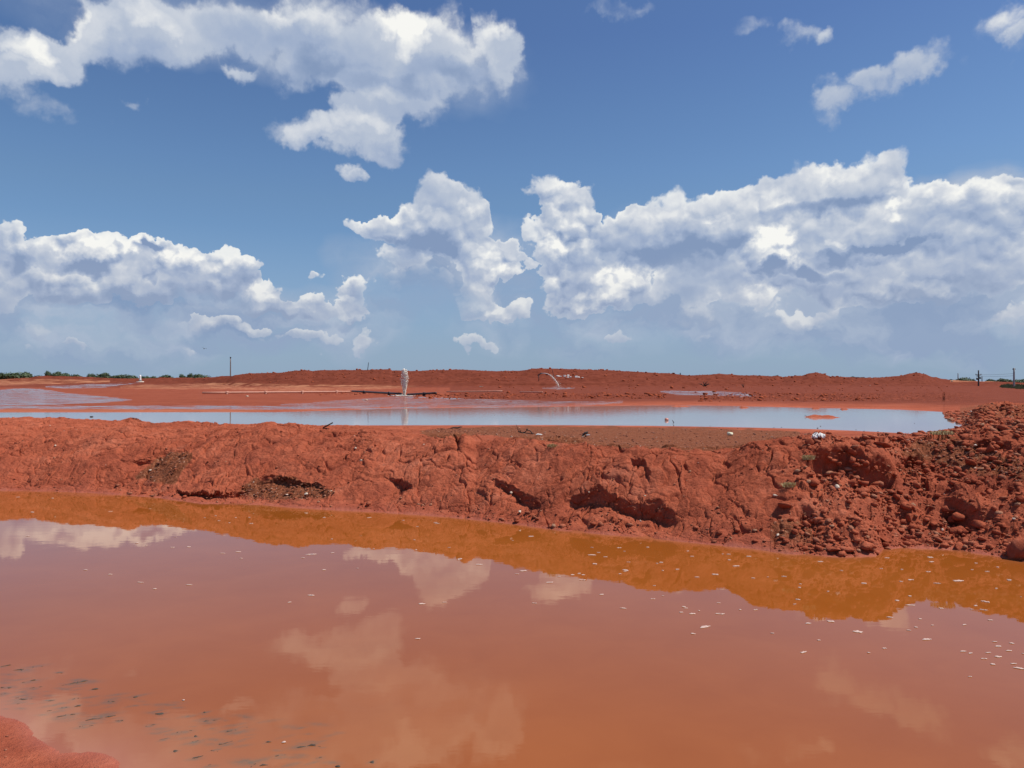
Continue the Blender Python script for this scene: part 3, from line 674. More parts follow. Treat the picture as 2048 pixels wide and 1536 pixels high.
asl = nw.data.attributes.new('silt', 'FLOAT', 'POINT'); asl.data.foreach_set('value', silt.astype(np.float32))
ats = nw.data.attributes.new('shallow', 'FLOAT', 'POINT'); ats.data.foreach_set('value', shal.astype(np.float32))
fwm = water_mat("pond_water", (.40, .31, .28), (.44, .35, .31), 1.45, .0012, False)
fa_ = np.linspace(-1.85, .605, 200); fb_ = ev(T_B, fa_) - .9; fc_ = ev(T_F, fa_) + 1.5
fv = [(a * y, y, ZP) for a, y in zip(fa_, fb_)] + [(a * y, y, ZP) for a, y in zip(fa_, fc_)]
n_ = len(fa_); fw = mesh_obj("pond_water", fv, [(i, i + 1, n_ + i + 1, n_ + i) for i in range(n_ - 1)], fwm); tag(fw, kind='structure')

# ------------------------------------------------------------------ standing on the ground
def gz(x, y):
    x = np.atleast_1d(np.asarray(x, float)).copy(); y = np.atleast_1d(np.asarray(y, float)).copy()
    return terrain(x, y)[0]
def hit(px, py, y0=8.5, y1=420.0):
    r = ray(px, py); ys = np.geomspace(y0, y1, 2600); a = r[0] / r[1]
    z = gz(ys * a, ys); zr = H + ys * r[2] / r[1]
    k = int(np.argmax(z > zr)); k = k if z[k] > zr[k] else len(ys) - 1
    return float(ys[k] * a), float(ys[k]), float(z[k])
rnd = random.Random(5)

def ico(sub):
    import bmesh
    bm = bmesh.new(); bmesh.ops.create_icosphere(bm, subdivisions=sub, radius=1.0)
    v = np.array([x.co[:] for x in bm.verts]); f = np.array([[q.index for q in p.verts] for p in bm.faces]); bm.free()
    return v, f
def clod(seed, sub=2, cuts=13, rough=.10):
    r_ = np.random.RandomState(seed); v, f = ico(sub)
    for k in range(cuts):
        n = r_.normal(size=3); n /= np.linalg.norm(n); d = r_.uniform(.38, .74)
        s_ = v @ n; v = v - np.outer(np.clip(s_ - d, 0, 9), n)
    nn = perlin(v[:, 0] * 2.3 + seed, v[:, 1] * 2.3 + v[:, 2] * 1.7, seed % 50) + .5 * perlin(v[:, 0] * 5 + v[:, 2] * 4, v[:, 1] * 5 - seed, seed % 50 + 3)
    v = v * (1 + rough * nn)[:, None]
    v[:, 2] *= r_.uniform(.6, .95); v[:, 0] *= r_.uniform(.85, 1.25)
    return v, f
def rotz(v, a): c, s_ = math.cos(a), math.sin(a); return v @ np.array([[c, s_, 0], [-s_, c, 0], [0, 0, 1]])
def tilt(v, a): c, s_ = math.cos(a), math.sin(a); return v @ np.array([[1, 0, 0], [0, c, s_], [0, -s_, c]])
class Soup:
    def __init__(s): s.v, s.f, s.n, s.c = [], [], 0, []
    def add(s, v, f, col=0.0): s.v.append(v); s.f.append(f + s.n); s.n += len(v); s.c.append(np.full(len(v), col))
    def build(s, name, m, smooth=False, parent=None):
        o = mesh_obj(name, np.concatenate(s.v), np.concatenate(s.f), m, parent, smooth)
        at = o.data.attributes.new('tone', 'FLOAT', 'POINT'); at.data.foreach_set('value', np.concatenate(s.c).astype(np.float32)); return o
def tube(path, rad, n=8, cap=True):
    """tapered tube along a list of points"""
    P_ = [Vector(p) for p in path]; R_ = rad if isinstance(rad, (list, tuple)) else [rad] * len(P_)
    v, f = [], []; ref = Vector((0, 0, 1))
    for i, p in enumerate(P_):
        d = (P_[min(i + 1, len(P_) - 1)] - P_[max(i - 1, 0)]).normalized()
        u = d.cross(ref) if abs(d.dot(ref)) < .95 else d.cross(Vector((1, 0, 0))); u.normalize(); w = d.cross(u)
        for k in range(n):
            t = 2 * math.pi * k / n; v.append(tuple(p + (u * math.cos(t) + w * math.sin(t)) * R_[i]))
    for i in range(len(P_) - 1):
        for k in range(n): a0, a1 = i * n + k, i * n + (k + 1) % n; f.append((a0, a1, a1 + n, a0 + n))
    if cap: f.append(tuple(range(n))[::-1]); f.append(tuple(range((len(P_) - 1) * n, len(P_) * n)))
    return v, f
def join(parts):
    v, f = [], []
    for a, b in parts:
        n = len(v); v += list(a); f += [tuple(i + n for i in q) for q in b]
    return v, f
def box(cx_, cy_, cz_, sx_, sy_, sz_, bev=.0):
    import bmesh
    bm = bmesh.new(); bmesh.ops.create_cube(bm, size=1.0)
    for q in bm.verts: q.co = Vector((q.co.x * sx_, q.co.y * sy_, q.co.z * sz_)) + Vector((cx_, cy_, cz_))
    if bev: bmesh.ops.bevel(bm, geom=bm.edges[:], offset=bev, segments=2, affect='EDGES')
    v = [q.co[:] for q in bm.verts]; bm.verts.index_update(); f = [tuple(x.index for x in p.verts) for p in bm.faces]; bm.free(); return v, f

# ------------------------------------------------------------------ clods, stones, gravel
cm, T, bs = mat("clod_clay")
gco = T.node('ShaderNodeNewGeometry').outputs['Position']; cc, n0, n1, n2, n3 = clay_nodes(T, gco)
at = T.node('ShaderNodeAttribute', attribute_name='tone')
T.put(bs.inputs['Base Color'], T.mix(T.m('MULTIPLY', at.outputs['Fac'], .8, clamp=True), cc, (.40, .24, .15)))
bs.inputs['Roughness'].default_value = .92; bs.inputs['Specular IOR Level'].default_value = .05
bp = T.node('ShaderNodeBump'); bp.inputs['Strength'].default_value = .8; bp.inputs['Distance'].default_value = .02
T.put(bp.inputs['Height'], T.m('ADD', n2, n3)); T.l.new(bp.outputs[0], bs.inputs['Normal'])
pbm, T, bs = mat("mixed_pebbles")
at = T.node('ShaderNodeAttribute', attribute_name='tone'); ng = T.noise(T.node('ShaderNodeNewGeometry').outputs['Position'], 60, 3)
pc = T.ramp(at.outputs['Fac'], [(0, (.15, .045, .024)), (.4, (.26, .08, .04)), (.7, (.36, .13, .066)), (.88, (.45, .22, .13)), (.96, (.58, .40, .28)), (1, (.72, .60, .48))])
T.put(bs.inputs['Base Color'], T.mix(T.rng(ng, .4, .7, 0, .5), pc, (.30, .09, .045))); bs.inputs['Roughness'].default_value = .8
CL = [clod(s_, 2) for s_ in range(10)]; CS = [clod(40 + s_, 1, 6, .1) for s_ in range(12)]

def scatter(n, xr, yr, weight, seed):
    r_ = np.random.RandomState(seed); out = []
    a = r_.uniform(xr[0], xr[1], n * 12); S = ev(T_S, a); Cd = ev(T_CD, a)
    t = r_.uniform(yr[0], yr[1], n * 12); Y = S + t * (Cd - S); w = weight(a, t, Y)
    k = r_.rand(n * 12) < w; a, Y, t = a[k][:n], Y[k][:n], t[k][:n]
    return a * Y, Y, t, r_
def px_scatter(n, pts, seed, jit=2):
    """stones inside a surveyed outline on the ground"""
    r_ = np.random.RandomState(seed); X_, Y_ = [], []
    xs_ = [p[0] for p in pts]
    while len(X_) < n:
        px = r_.uniform(xs_[0], xs_[-1], n); py = r_.uniform(np.interp(px, xs_, [p[1] for p in pts]), np.interp(px, xs_, [p[2] for p in pts]))
        for a_, b_ in zip(px, py): X_.append((a_, b_))
    X_ = np.array(X_[:n]); rr = [ray(*p) for p in X_]
    # march all together
    A_ = np.array([q[0] / q[1] for q in rr]); Sl = np.array([q[2] / q[1] for q in rr]); best = np.full(n, np.nan)
    for yy in np.linspace(9.5, 40, 320):
        zz_, _ = base_z(A_, np.full(n, yy)); m = np.isnan(best) & (zz_ > H + yy * Sl); best[m] = yy
    k = ~np.isnan(best); return A_[k] * best[k], best[k], r_
# the 300 largest clods are things of their own
wt_r = lambda a, t, Y: rubble_w(a, t) * (.35 + .65 * (perlin(a * 30, Y * 1.4, 71) > -.1)) * (t > .03)
xs, ysc, ts, r_ = scatter(300, (.335, .74), (.04, 1.45), wt_r, 11)
zs = gz(xs, ysc); szs = np.clip(.046 * (1 - r_.rand(len(xs))) ** -.36, .04, .125)
clod_me = []
for i, (v, f) in enumerate(CL):
    o = mesh_obj("clay_clod", v, f, cm, smooth=False)
    clod_me.append(o.data); bpy.data.objects.remove(o)
used_c = 0
for x, y, z_, s_ in zip(xs, ysc, zs, szs):
    o = bpy.data.objects.new("clay_clod", clod_me[used_c % len(clod_me)]); used_c += 1; C.objects.link(o)
    o.location = (x, y, z_ + s_ * .18); o.scale = (s_, s_ * rnd.uniform(.8, 1.1), s_ * rnd.uniform(.75, 1.1)); o.rotation_euler = (rnd.uniform(-.4, .4), rnd.uniform(-.4, .4), rnd.uniform(0, 6.28))
    tag(o, "loose red clay clod among the rubble of the right-hand bank", "clod", "clay clods strewn over the rubble bank")
# larger blocks that can be told apart
BIG = [(2050,1120,.25,"big dark-sided clay boulder at the water's edge, cut by the right border"),(1893,1098,.12,"pointed clay block standing on the smooth red beach strip"),(1885,1072,.10,"rounded clay block just above the smooth beach strip"),
       (1642,1046,.12,"tall clay block beside a black hollow below the slab wall"),(1818,1032,.15,"wide flat-topped clay boulder in the middle of the rubble"),(1700,994,.10,"narrow upright clay block under the right end of the slab wall"),
       (1930,990,.16,"dark clay boulder under the hollow in the right-hand rubble"),(1985,905,.12,"rounded clay boulder high on the right-hand heap"),(1775,1090,.12,"broad clay block near the corner of the beach strip"),
       (1966,1060,.17,"large tilted clay slab above the red beach strip"),(1905,1025,.09,"small clay block at the foot of the smooth track on the right"),(1735,1100,.16,"low pink mud lump reaching into the water"),(1668,1108,.14,"rounded pink mud lump at the waterline, left of the reaching lump")]
for i, (px, py, s_, lb) in enumerate(BIG):
    x, y, z_ = hit(px, py); v, f = clod(80 + i, 3, 16, .26)
    o = mesh_obj("clay_boulder", v * s_ * np.array([.95, .9, 1.15 if px > 2000 else .95]) * .9, f, cm, smooth=False, loc=(x, y + s_ * .4, max(z_, 0) + s_ * .28)); o.rotation_euler = (rnd.uniform(-.2, .2), rnd.uniform(-.2, .2), rnd.uniform(0, 6)); tag(o, lb, "boulder", "clay boulders of the right-hand bank")
sp = Soup()
def drop(soup, x, y, z_, s_, lib, r_, tone, flat=.8, emb=.2):
    for i in range(len(x)):
        v, f = lib[r_.randint(len(lib))]; v = tilt(rotz(v, r_.uniform(0, 6.28)), r_.uniform(-.6, .6)); v = rotz(v, r_.uniform(0, 6.28))
        soup.add(v * (s_[i] * np.array([1, 1, flat])) + np.array([x[i], y[i], z_[i] + s_[i] * emb]), f, tone[i])
x, y, t, r_ = scatter(9000, (.33, .92), (.02, 1.7), lambda a, t, Y: rubble_w(a, t) * (.3 + .7 * (perlin(a * 40, Y * 2, 72) > -.15)), 12)
drop(sp, x, y, gz(x, y), np.clip(.014 * (1 - r_.rand(len(x))) ** -.5, .012, .075), CS, r_, r_.rand(len(x)) ** 6)
x, y, t, r_ = scatter(2300, (-.76, .40), (.10, 1.15), lambda a, t, Y: .12 + .88 * (fbm(a * 22, Y * 1.1, 3, 73) > .18), 13)
drop(sp, x, y, gz(x, y), np.clip(.008 * (1 - r_.rand(len(x))) ** -.42, .007, .035), CS, r_, r_.rand(len(x)) ** 6)
x, y, t, r_ = scatter(900, (-.76, .62), (.03, .22), lambda a, t, Y: .1 + .9 * (fbm(a * 25, Y * 2, 2, 74) > .1), 14)
drop(sp, x, y, gz(x, y), np.clip(.010 * (1 - r_.rand(len(x))) ** -.55, .008, .07), CS, r_, r_.rand(len(x)) ** 5)
for n_, pts, sd_, s0 in ((1100, [(1885,826,842),(1950,816,855),(2048,810,872)], 51, .026), (500, [(1800,868,884),(1860,858,876),(1935,846,872),(2048,836,880)], 52, .020)):
    x, y, r_ = px_scatter(n_, pts, sd_)
    drop(sp, x, y, gz(x, y), np.clip(s0 * (1 - r_.rand(len(x))) ** -.45, .02, .13), CS, r_, r_.rand(len(x)) ** 5)
o = sp.build("clay_rubble", cm); tag(o, "crumbled red clay fragments covering the bank", "rubble", kind='stuff')
sp = Soup()
for n_, pts, sd_ in ((2600, [(850,860,864),(960,854,872),(1010,853,876),(1250,855,898),(1400,857,900),(1560,862,884),(1620,866,870)], 21), (520, [(300,945,960),(330,905,965),(375,905,930)], 22),
                     (620, [(480,985,990),(520,960,1002),(640,968,1002),(670,985,992)], 23), (1300, [(1800,898,906),(1850,878,928),(2040,915,955)], 24), (500, [(1890,822,838),(1960,812,842),(2048,810,842)], 25)):
    x, y, r_ = px_scatter(n_, pts, sd_)
    drop(sp, x, y, gz(x, y), np.clip(.008 * (1 - r_.rand(len(x))) ** -.45, .007, .04), CS, r_, np.clip(r_.rand(len(x)) ** 1.3 * 1.05 - .05, 0, 1), .6)
x, y, t, r_ = scatter(260, (-.76, .76), (.1, 1.2), lambda a, t, Y: .5 + 0 * a, 16)
drop(sp, x, y, gz(x, y), r_.uniform(.005, .014, len(x)), CS, r_, r_.uniform(.6, 1, len(x)), .7)
gxr = np.random.RandomState(31); x = gxr.uniform(-4.4, -2.0, 240); y = gxr.uniform(3.7, 5.0, 240); z_, d_ = bank_z(x, y); k = d_ > .12; x, y, z_ = x[k], y[k], z_[k]
drop(sp, x, y, z_, gxr.uniform(.004, .014, len(x)) * (1 + (gxr.rand(len(x)) > .95)), CS, gxr, gxr.uniform(.3, .9, len(x)), .7)
o = sp.build("gravel", pbm); tag(o, "brown and pale gravel lying on the red earth", "gravel", kind='stuff')
# clods thrown up on the far flats
sp = Soup(); r_ = np.random.RandomState(41)
for p0, p1, q0, q1, n_, s0 in ((825,1330,788.5,798,900,.10),(1400,1760,789,803,620,.11),(630,800,785,791,160,.08),(1000,1900,770,786,160,.10),(1130,1700,740,756,0,.2)):
    if not n_: continue
    px = r_.uniform(p0, p1, n_); py = r_.uniform(q0, q1, n_); A_ = np.array([(a_ - 1024) / FPX for a_ in px]); Sl = -(py - HZ) / FPX; best = np.full(n_, np.nan)
    for yy in np.geomspace(36, 350, 420):
        zz_, _ = base_z(A_, np.full(n_, yy)); m = np.isnan(best) & (zz_ > H + yy * Sl); best[m] = yy
    k = ~np.isnan(best); x, y = A_[k] * best[k], best[k]
    drop(sp, x, y, gz(x, y), np.clip(s0 * .4 * (1 - r_.rand(len(x))) ** -.42, .03, .20) * y / 46, CS, r_, r_.rand(len(x)) ** 8)
# broken crest of the far ridge
a_ = r_.uniform(-.36, .56, 1500); D_r = ev(T_D, a_); y = D_r - r_.rand(1500) ** 2 * 26; x = a_ * y
drop(sp, x, y, gz(x, y), np.clip(.17 * (1 - r_.rand(1500)) ** -.40, .15, .75), CS, r_, r_.rand(1500) ** 8)
fcm, T, bs = mat("old_clod_clay"); gco = T.node('ShaderNodeNewGeometry').outputs['Position']
T.put(bs.inputs['Base Color'], T.mix(T.rng(T.noise(gco, 1.2, 5), .35, .65), (.26, .058, .026), (.40, .10, .045))); bs.inputs['Roughness'].default_value = .95; bs.inputs['Specular IOR Level'].default_value = .04
o = sp.build("far_clods", fcm); tag(o, "dark red clods turned up across the far mud flats and ridge", "clods", kind='stuff')

# pale stones and scraps that can be picked out
stone_m = simple("pale_stone", (.62, .50, .38), .8, .2, 30, .4)
white_m = simple("bleached_plastic", (.74, .72, .68), .55, .12, 12, .3)
dark_m = simple("charred_wood", (.035, .026, .022), .8, .4, 20, .6)
wood_m = simple("weathered_wood", (.16, .105, .075), .85, .35, 14, .6)
for px, py, s_, lb in [(111,893,.030,"pale stone on the left slope, above the dark hollow"),(100,852,.020,"small white stone near the left crest"),(710,898,.030,"white stone left of centre, halfway up the bank"),(722,922,.034,"long pale stone below the white stone on the bank"),
        (848,890,.022,"pale pebble just left of the cracked wedge"),(1178,990,.016,"tiny white pebble on the ledge face"),(1290,993,.018,"white pebble set in the overhanging ledge"),(1550,996,.04,"cream stone low on the rubble slope"),(1674,977,.05,"cream upright stone at the right foot of the slab wall"),
        (1555,1073,.034,"pale stone with dark underside near the water"),(1022,990,.030,"pale stone in front of the black cleft"),(1040,1026,.040,"flat pale stone below the black cleft"),(1281,1043,.022,"white pebble under the overhanging ledge"),(507,965,.020,"white pebble in the brown hollow"),
        (612,990,.04,"long pale chip lying in the brown hollow"),(1942,824,.05,"pale block on the far heap at right"),(1884,1066,.03,"small bright stone above the beach strip"),(2027,1040,.028,"tiny bright stone at the right border")]:
    x, y, z_ = hit(px, py, y1=40); v, f = clod(int(px) % 97, 2, 8, .1)
    o = mesh_obj("pale_stone", v * s_, f, stone_m, loc=(x, y, z_ + s_ * .45)); tag(o, lb, "stone", "pale stones on the bank")
# cream block on the gravel and white scrap beside the branch
x, y, z_ = hit(1460, 872, y1=30); v, f = box(0, 0, 0, .13, .09, .085, .012); o = mesh_obj("cream_block", v, f, simple("cream_foam", (.72, .70, .50), .7, .1, 20), loc=(x, y, z_ + .05)); o.rotation_euler = (.1, .15, .5); tag(o, "cream block lying alone on the gravel terrace", "block")
def rag(name, px, py, w, h, seed, m, lb, cat, y1=30, lift=.0):
    """crumpled thin sheet, folded over itself"""
    x, y, z_ = hit(px, py, y1=y1); r_ = np.random.RandomState(seed); n = 26
    u, v_ = np.meshgrid(np.linspace(-1, 1, n), np.linspace(-1, 1, n)); rr = 1 - .35 * perlin(u * 2 + seed, v_ * 2, 5)
    X_ = u * w * rr; Y_ = v_ * w * .55 * rr; Z_ = h * (.55 * np.clip(1 - (u * u + v_ * v_) * .6, 0, 1) + .45 * np.abs(perlin(u * 2.4 + seed, v_ * 2.4, 6)) * 1.6 + .15 * perlin(u * 7, v_ * 7, 8))
    top = np.stack([X_.ravel(), Y_.ravel(), Z_.ravel()], 1); bot = top - np.array([0, 0, .012]); i_ = np.arange(n * n).reshape(n, n)
    q = np.stack([i_[:-1, :-1].ravel(), i_[:-1, 1:].ravel(), i_[1:, 1:].ravel(), i_[1:, :-1].ravel()], 1)
    rim_ = [i_[0, :], i_[:, -1], i_[-1, ::-1], i_[::-1, 0]]; sd_ = []
    for e in rim_:
        for a_, b_ in zip(e[:-1], e[1:]): sd_.append((b_, a_, a_ + n * n, b_ + n * n))
    o = mesh_obj(name, np.concatenate([top, bot]), np.concatenate([q, q[:, ::-1] + n * n, np.array(sd_)]), m, smooth=True, loc=(x, y, z_ + .02 + lift)); o.rotation_euler = (0, 0, r_.uniform(-.4, .4)); tag(o, lb, cat); return o
o = rag("white_rag", 1637, 880, .085, .10, 3, white_m, "crumpled white plastic scrap casting a black shadow on the crest", "plastic scrap")
rag("white_scrap", 1078, 871, .07, .025, 9, white_m, "small flat white scrap beside the dead branch", "scrap")
# dark and white bundle on the crest
x, y, z_ = hit(1172, 874, y1=30); e = empty("debris_bundle", (x, y, z_)); tag(e, "small bundle of black bark and white chips on the crest", "debris")
mesh_obj("bark", *join([tube([(-.09, 0, .02), (-.02, .01, .09), (.05, 0, .12)], [.02, .03, .016], 7), tube([(-.02, .02, .0), (.03, 0, .07), (.09, -.01, .05)], [.02, .02, .01], 7)]), dark_m, e)
v, f = clod(5, 2, 8); mesh_obj("white_chip", v * np.array([.05, .03, .03]) + np.array([.05, -.03, .045]), f, white_m, e); mesh_obj("grey_chip", v * np.array([.04, .03, .02]) + np.array([-.06, -.02, .015]), f, stone_m, e)

# ------------------------------------------------------------------ driftwood
x, y, z_ = hit(656, 858, y1=40); v, f = box(0, 0, 0, .30, .05, .035, .006); o = mesh_obj("plank", v, f, dark_m, loc=(x, y, z_ + .075)); o.rotation_euler = (0, -.50, .25); tag(o, "short black plank leaning up from the bank before the pond", "plank")
x, y, z_ = hit(913, 858, y1=30); v, f = tube([(-.17, 0, .02), (-.08, .01, .035), (.02, -.01, .03), (.12, 0, .06), (.17, .01, .055)], [.010, .018, .02, .014, .006], 7); o = mesh_obj("stick", v, f, dark_m, loc=(x, y, z_)); tag(o, "dark broken stick on the gravel behind the cracked wedge", "stick")
x, y, z_ = hit(1052, 868, y1=30); e = empty("dead_branch", (x, y, z_)); tag(e, "dark forked dead branch lying on the crest before the pond", "branch")
mesh_obj("limb", *join([tube([(-.20, 0, .06), (-.10, .01, .03), (-.03, 0, .05), (.04, .01, .095), (.10, .01, .085), (.14, 0, .03), (.18, -.01, .0)], [.012, .014, .012, .011, .012, .014, .012], 7), tube([(-.06, 0, .03), (.06, 0, .02), (.15, 0, .01)], [.012, .012, .008], 6)]), dark_m, e)
mesh_obj("twig", *join([tube([(-.15, .0, .03), (-.19, .0, .10), (-.23, .0, .19), (-.25, 0, .24)], [.010, .008, .006, .003], 6), tube([(-.19, 0, .10), (-.24, .01, .14), (-.28, .01, .15)], [.006, .004, .002], 5), tube([(-.12, 0, .05), (-.16, 0, .12), (-.17, 0, .17)], [.006, .005, .002], 5)]), dark_m, e)
mesh_obj("knot", *tube([(.01, 0, .10), (.03, .0, .125), (.05, 0, .12)], [.014, .02, .008], 7), dark_m, e)
for px, py, sc_, lb in [(1409, 773, 3.6, "bare black thorn bush on the far flat, left of the leaning twig"), (1487, 775, 2.5, "single leaning black twig on the far flat"), (1361, 750, 2.0, "tiny dead twig on the far ridge line")]:
    x, y, z_ = hit(px, py, 60); pr = []
    nb2 = 7 if sc_ > 3 else 3; rr = random.Random(px)
    for k in range(nb2):
        an = rr.uniform(-1.1, 1.1) if nb2 == 7 else rr.uniform(-.7, .3); L_ = rr.uniform(.35, .75) * sc_
        p1 = (math.sin(an) * L_ * .5, rr.uniform(-.1, .1), math.cos(an) * L_ * .55); p2 = (math.sin(an) * L_ * 1.1, rr.uniform(-.2, .2), math.cos(an) * L_ * .8)
        pr.append(tube([(0, 0, -.05), p1, p2], [.05 * sc_, .035 * sc_, .012], 5)); pr.append(tube([p1, (p1[0] + rr.uniform(-.3, .3) * sc_, 0, p1[2] + .2 * sc_)], [.025 * sc_, .008], 5))
    o = mesh_obj("dead_shrub", *join(pr), dark_m, loc=(x, y, z_)); tag(o, lb, "dead shrub", "dead shrubs on the far flats")
# things lying in the pond
x, y, _ = on_level(1333, 841, ZP); v, f = clod(3, 3, 2, .03); o = mesh_obj("float_ball", v * np.array([.09, .075, .075]), f, simple("faded_orange_plastic", (.62, .24, .17), .5, .1, 10, .1), smooth=True, loc=(x, y, ZP + .035)); tag(o, "faded pink-orange float on the pond beside the bent stick", "float")
x, y, _ = on_level(1346, 848, ZP); v, f = tube([(-.03, 0, -.03), (.03, 0, .05), (-.025, .0, .13)], [.014, .017, .009], 7); o = mesh_obj("bent_stick", v, f, dark_m, loc=(x, y, ZP)); tag(o, "black bent stick poking out of the pond near its shore", "stick")
x, y, _ = on_level(183, 834, ZP); v, f = clod(21, 2); o = mesh_obj("black_lump", v * np.array([.08, .07, .05]), f, dark_m, loc=(x, y, ZP + .02)); tag(o, "small black lump in the pond at left", "lump")
def islet(name, px0, px1, py, hgt_, seed, lb):
    x0, y0, _ = on_level(px0, py, ZP); x1, y1_, _ = on_level(px1, py, ZP); w = (x1 - x0) / 2; n = 44
    u, v_ = np.meshgrid(np.linspace(-1.15, 1.15, n), np.linspace(-1.15, 1.15, n)); r2 = np.sqrt(u * u + v_ * v_) + .18 * perlin(u * 2 + seed, v_ * 2, 3)
    Z_ = hgt_ * (1 - sst(.15, 1.0, r2)) * (.65 + .9 * np.exp(-((u + .55) ** 2 + v_ ** 2) * 9) + .25 * np.exp(-((u - .45) ** 2 + v_ ** 2) * 9)) + .02 * perlin(u * 6, v_ * 6, 4) - .035 * sst(.85, 1.05, r2) - .008
    i_ = np.arange(n * n).reshape(n, n); q = np.stack([i_[:-1, :-1].ravel(), i_[:-1, 1:].ravel(), i_[1:, 1:].ravel(), i_[1:, :-1].ravel()], 1)
    o = mesh_obj(name, np.stack([(u * w).ravel(), (v_ * w * 1.1).ravel(), Z_.ravel()], 1), q, cm, smooth=True, loc=((x0 + x1) / 2, (y0 + y1_) / 2 + w * .3, ZP)); tag(o, lb, "mud islet", "mud islets in the pond"); return o
islet("mud_islet", 1613, 1688, 835, .11, 1, "long red mud islet with a raised left end in the pond")
islet("mud_islet", 1622, 1644, 817.5, .07, 4, "small mud islet near the pond's far shore, above the long islet")
islet("mud_islet", 1680, 1700, 819, .07, 6, "small mud islet near the far shore, right of the long islet")
islet("mud_islet", 1478, 1500, 815.5, .10, 8, "small dark mud islet by the far shore, left of the long islet")
islet("mud_islet", 1340, 1388, 813, .06, 9, "thin mud bar on the far side of the pond near its middle")
x, y, _ = on_level(1614, 834, ZP); o = mesh_obj("twig_fork", *join([tube([(0, 0, -.02), (-.04, 0, .05), (-.10, 0, .08)], [.012, .01, .005], 6), tube([(-.02, 0, .02), (-.07, 0, .0), (-.11, 0, .01)], [.01, .008, .004], 6)]), dark_m, loc=(x, y, ZP)); tag(o, "small forked twig at the left tip of the long islet", "twig")
DST = {93: "dark stone on the left waterline, nearer the photo's left edge", 138: "dark stone on the left waterline, below and left of the black lump", 1420: "tiny dark speck of stone, first right of the bent stick", 1438: "flat dark stone just right of the tiny speck stone", 1475: "dark stone on the waterline, third right of the bent stick",
       1548: "dark stone left of its close twin below the small islet", 1563: "dark stone right of its close twin below the small islet", 1635: "dark stone directly behind the white rag, left of the pair", 1641: "dark stone directly behind the white rag, right of the pair", 1712: "tiny dark stone right of the long islet on the near shore",
       1728: "flat dark stone beside the tiny one right of the long islet", 1756: "dark stone farther right along the red shore strip", 1829: "small dark stone in the water close to the right heap", 1922: "black pointed stone standing on the heap at the pond's right tip"}
for px, py, s_ in [(1438,855,.02),(1420,853,.012),(1475,857,.022),(1548,856,.022),(1563,856,.02),(1635,858,.022),(1641,857,.02),(1712,861,.016),(1728,863,.022),(1756,864,.018),(1829,860,.014),(1922,855,.05),(138,838,.03),(93,835,.025)]:
    x, y, z_ = hit(px, py, y1=34); v, f = clod(px, 2); v = v * s_ * np.array([1.2, 1, 1]); 
    o = mesh_obj("dark_stone", v, f, dark_m, loc=(x, y, max(z_, ZP) + s_ * .3)); tag(o, DST[px], "stone", "dark stones along the pond's near waterline")

# ------------------------------------------------------------------ floating foam, sunken twigs
fm, T, bs = mat("foam"); gco = T.node('ShaderNodeNewGeometry').outputs['Position']
T.put(bs.inputs['Base Color'], T.mix(T.rng(T.noise(gco, 120, 3), .3, .7), (.46, .26, .19), (.68, .52, .44))); bs.inputs['Roughness'].default_value = .6
def foam_mesh(seed, ringy):
    r_ = np.random.RandomState(seed); n = 26; v = []; f = []
    for j, (rr, zz_) in enumerate(((1.0, -.04), (.93, .06), (.62 if ringy else .5, .07), (.50 if ringy else .2, -.02 if ringy else .08))):
        for k in range(n):
            t = 2 * math.pi * k / n; q = 1 + .38 * float(perlin(np.array([math.cos(t) * 1.3 + seed * 3.1]), np.array([math.sin(t) * 1.3]), 9)[0]) * 1.4 + .10 * math.sin(5 * t + seed)
            v.append((math.cos(t) * rr * q, math.sin(t) * rr * q, zz_))
    for j in range(3):
        for k in range(n): f.append((j * n + k, j * n + (k + 1) % n, (j + 1) * n + (k + 1) % n, (j + 1) * n + k))
    if not ringy: f.append(tuple(range(3 * n, 4 * n)))
    o = mesh_obj("foam_fleck", v, f, fm, smooth=True); me = o.data; bpy.data.objects.remove(o); return me
FM = [foam_mesh(s_, s_ % 4 == 0) for s_ in range(8)]
FP = [(1511,1220),(1545,1267),(1607,1305),(1616,1247),(1638,1281),(1661,1243),(1716,1264),(1737,1306),(1769,1297),(1818,1261),(1832,1255),(1853,1279),(1865,1251),(1882,1217),(1929,1250),(1943,1219),(1967,1220),(1990,1284),
      (2023,1287),(1926,1303),(1941,1307),(1976,1306),(2018,1302),(1996,1314),(1968,1318),(1986,1329),(2027,1328),(2038,1337),(1940,1354),(2046,1308),(274,1086),(377,1094),(345,1095),(477,1104),(482,1117),(606,1116),(623,1109),(665,1106),(171,1140),
      (220,1149),(281,1165),(310,1178),(378,1170),(579,1205),(622,1191),(715,1137),(648,1140),(843,1208),(889,1205),(836,1278),(367,1401),(568,1485),(1034,1148),(1046,1142),(1145,1150),(1166,1150),(1165,1160),(1100,1165),(1240,1148),(1250,1140),(1384,1113),(1362,1225),(1385,1228),(1398,1222),(1440,1228),(1368,1214)]
nrand = 105; rr = random.Random(9)
while nrand:
    px = rr.uniform(20, 2046); 
    if rr.random() > .15 + .85 * (px / 2048) ** 1.3: continue
    sy = 768 - 0; shore = float(np.interp((px - 1024) / FPX, T_S[0], T_S[1])); psh = HZ + H * FPX / shore
    py = psh + 10 + abs(rr.gauss(0, 1)) * (34 + px * .028)
    if py > psh + 190: continue
    FP.append((px, py)); nrand -= 1
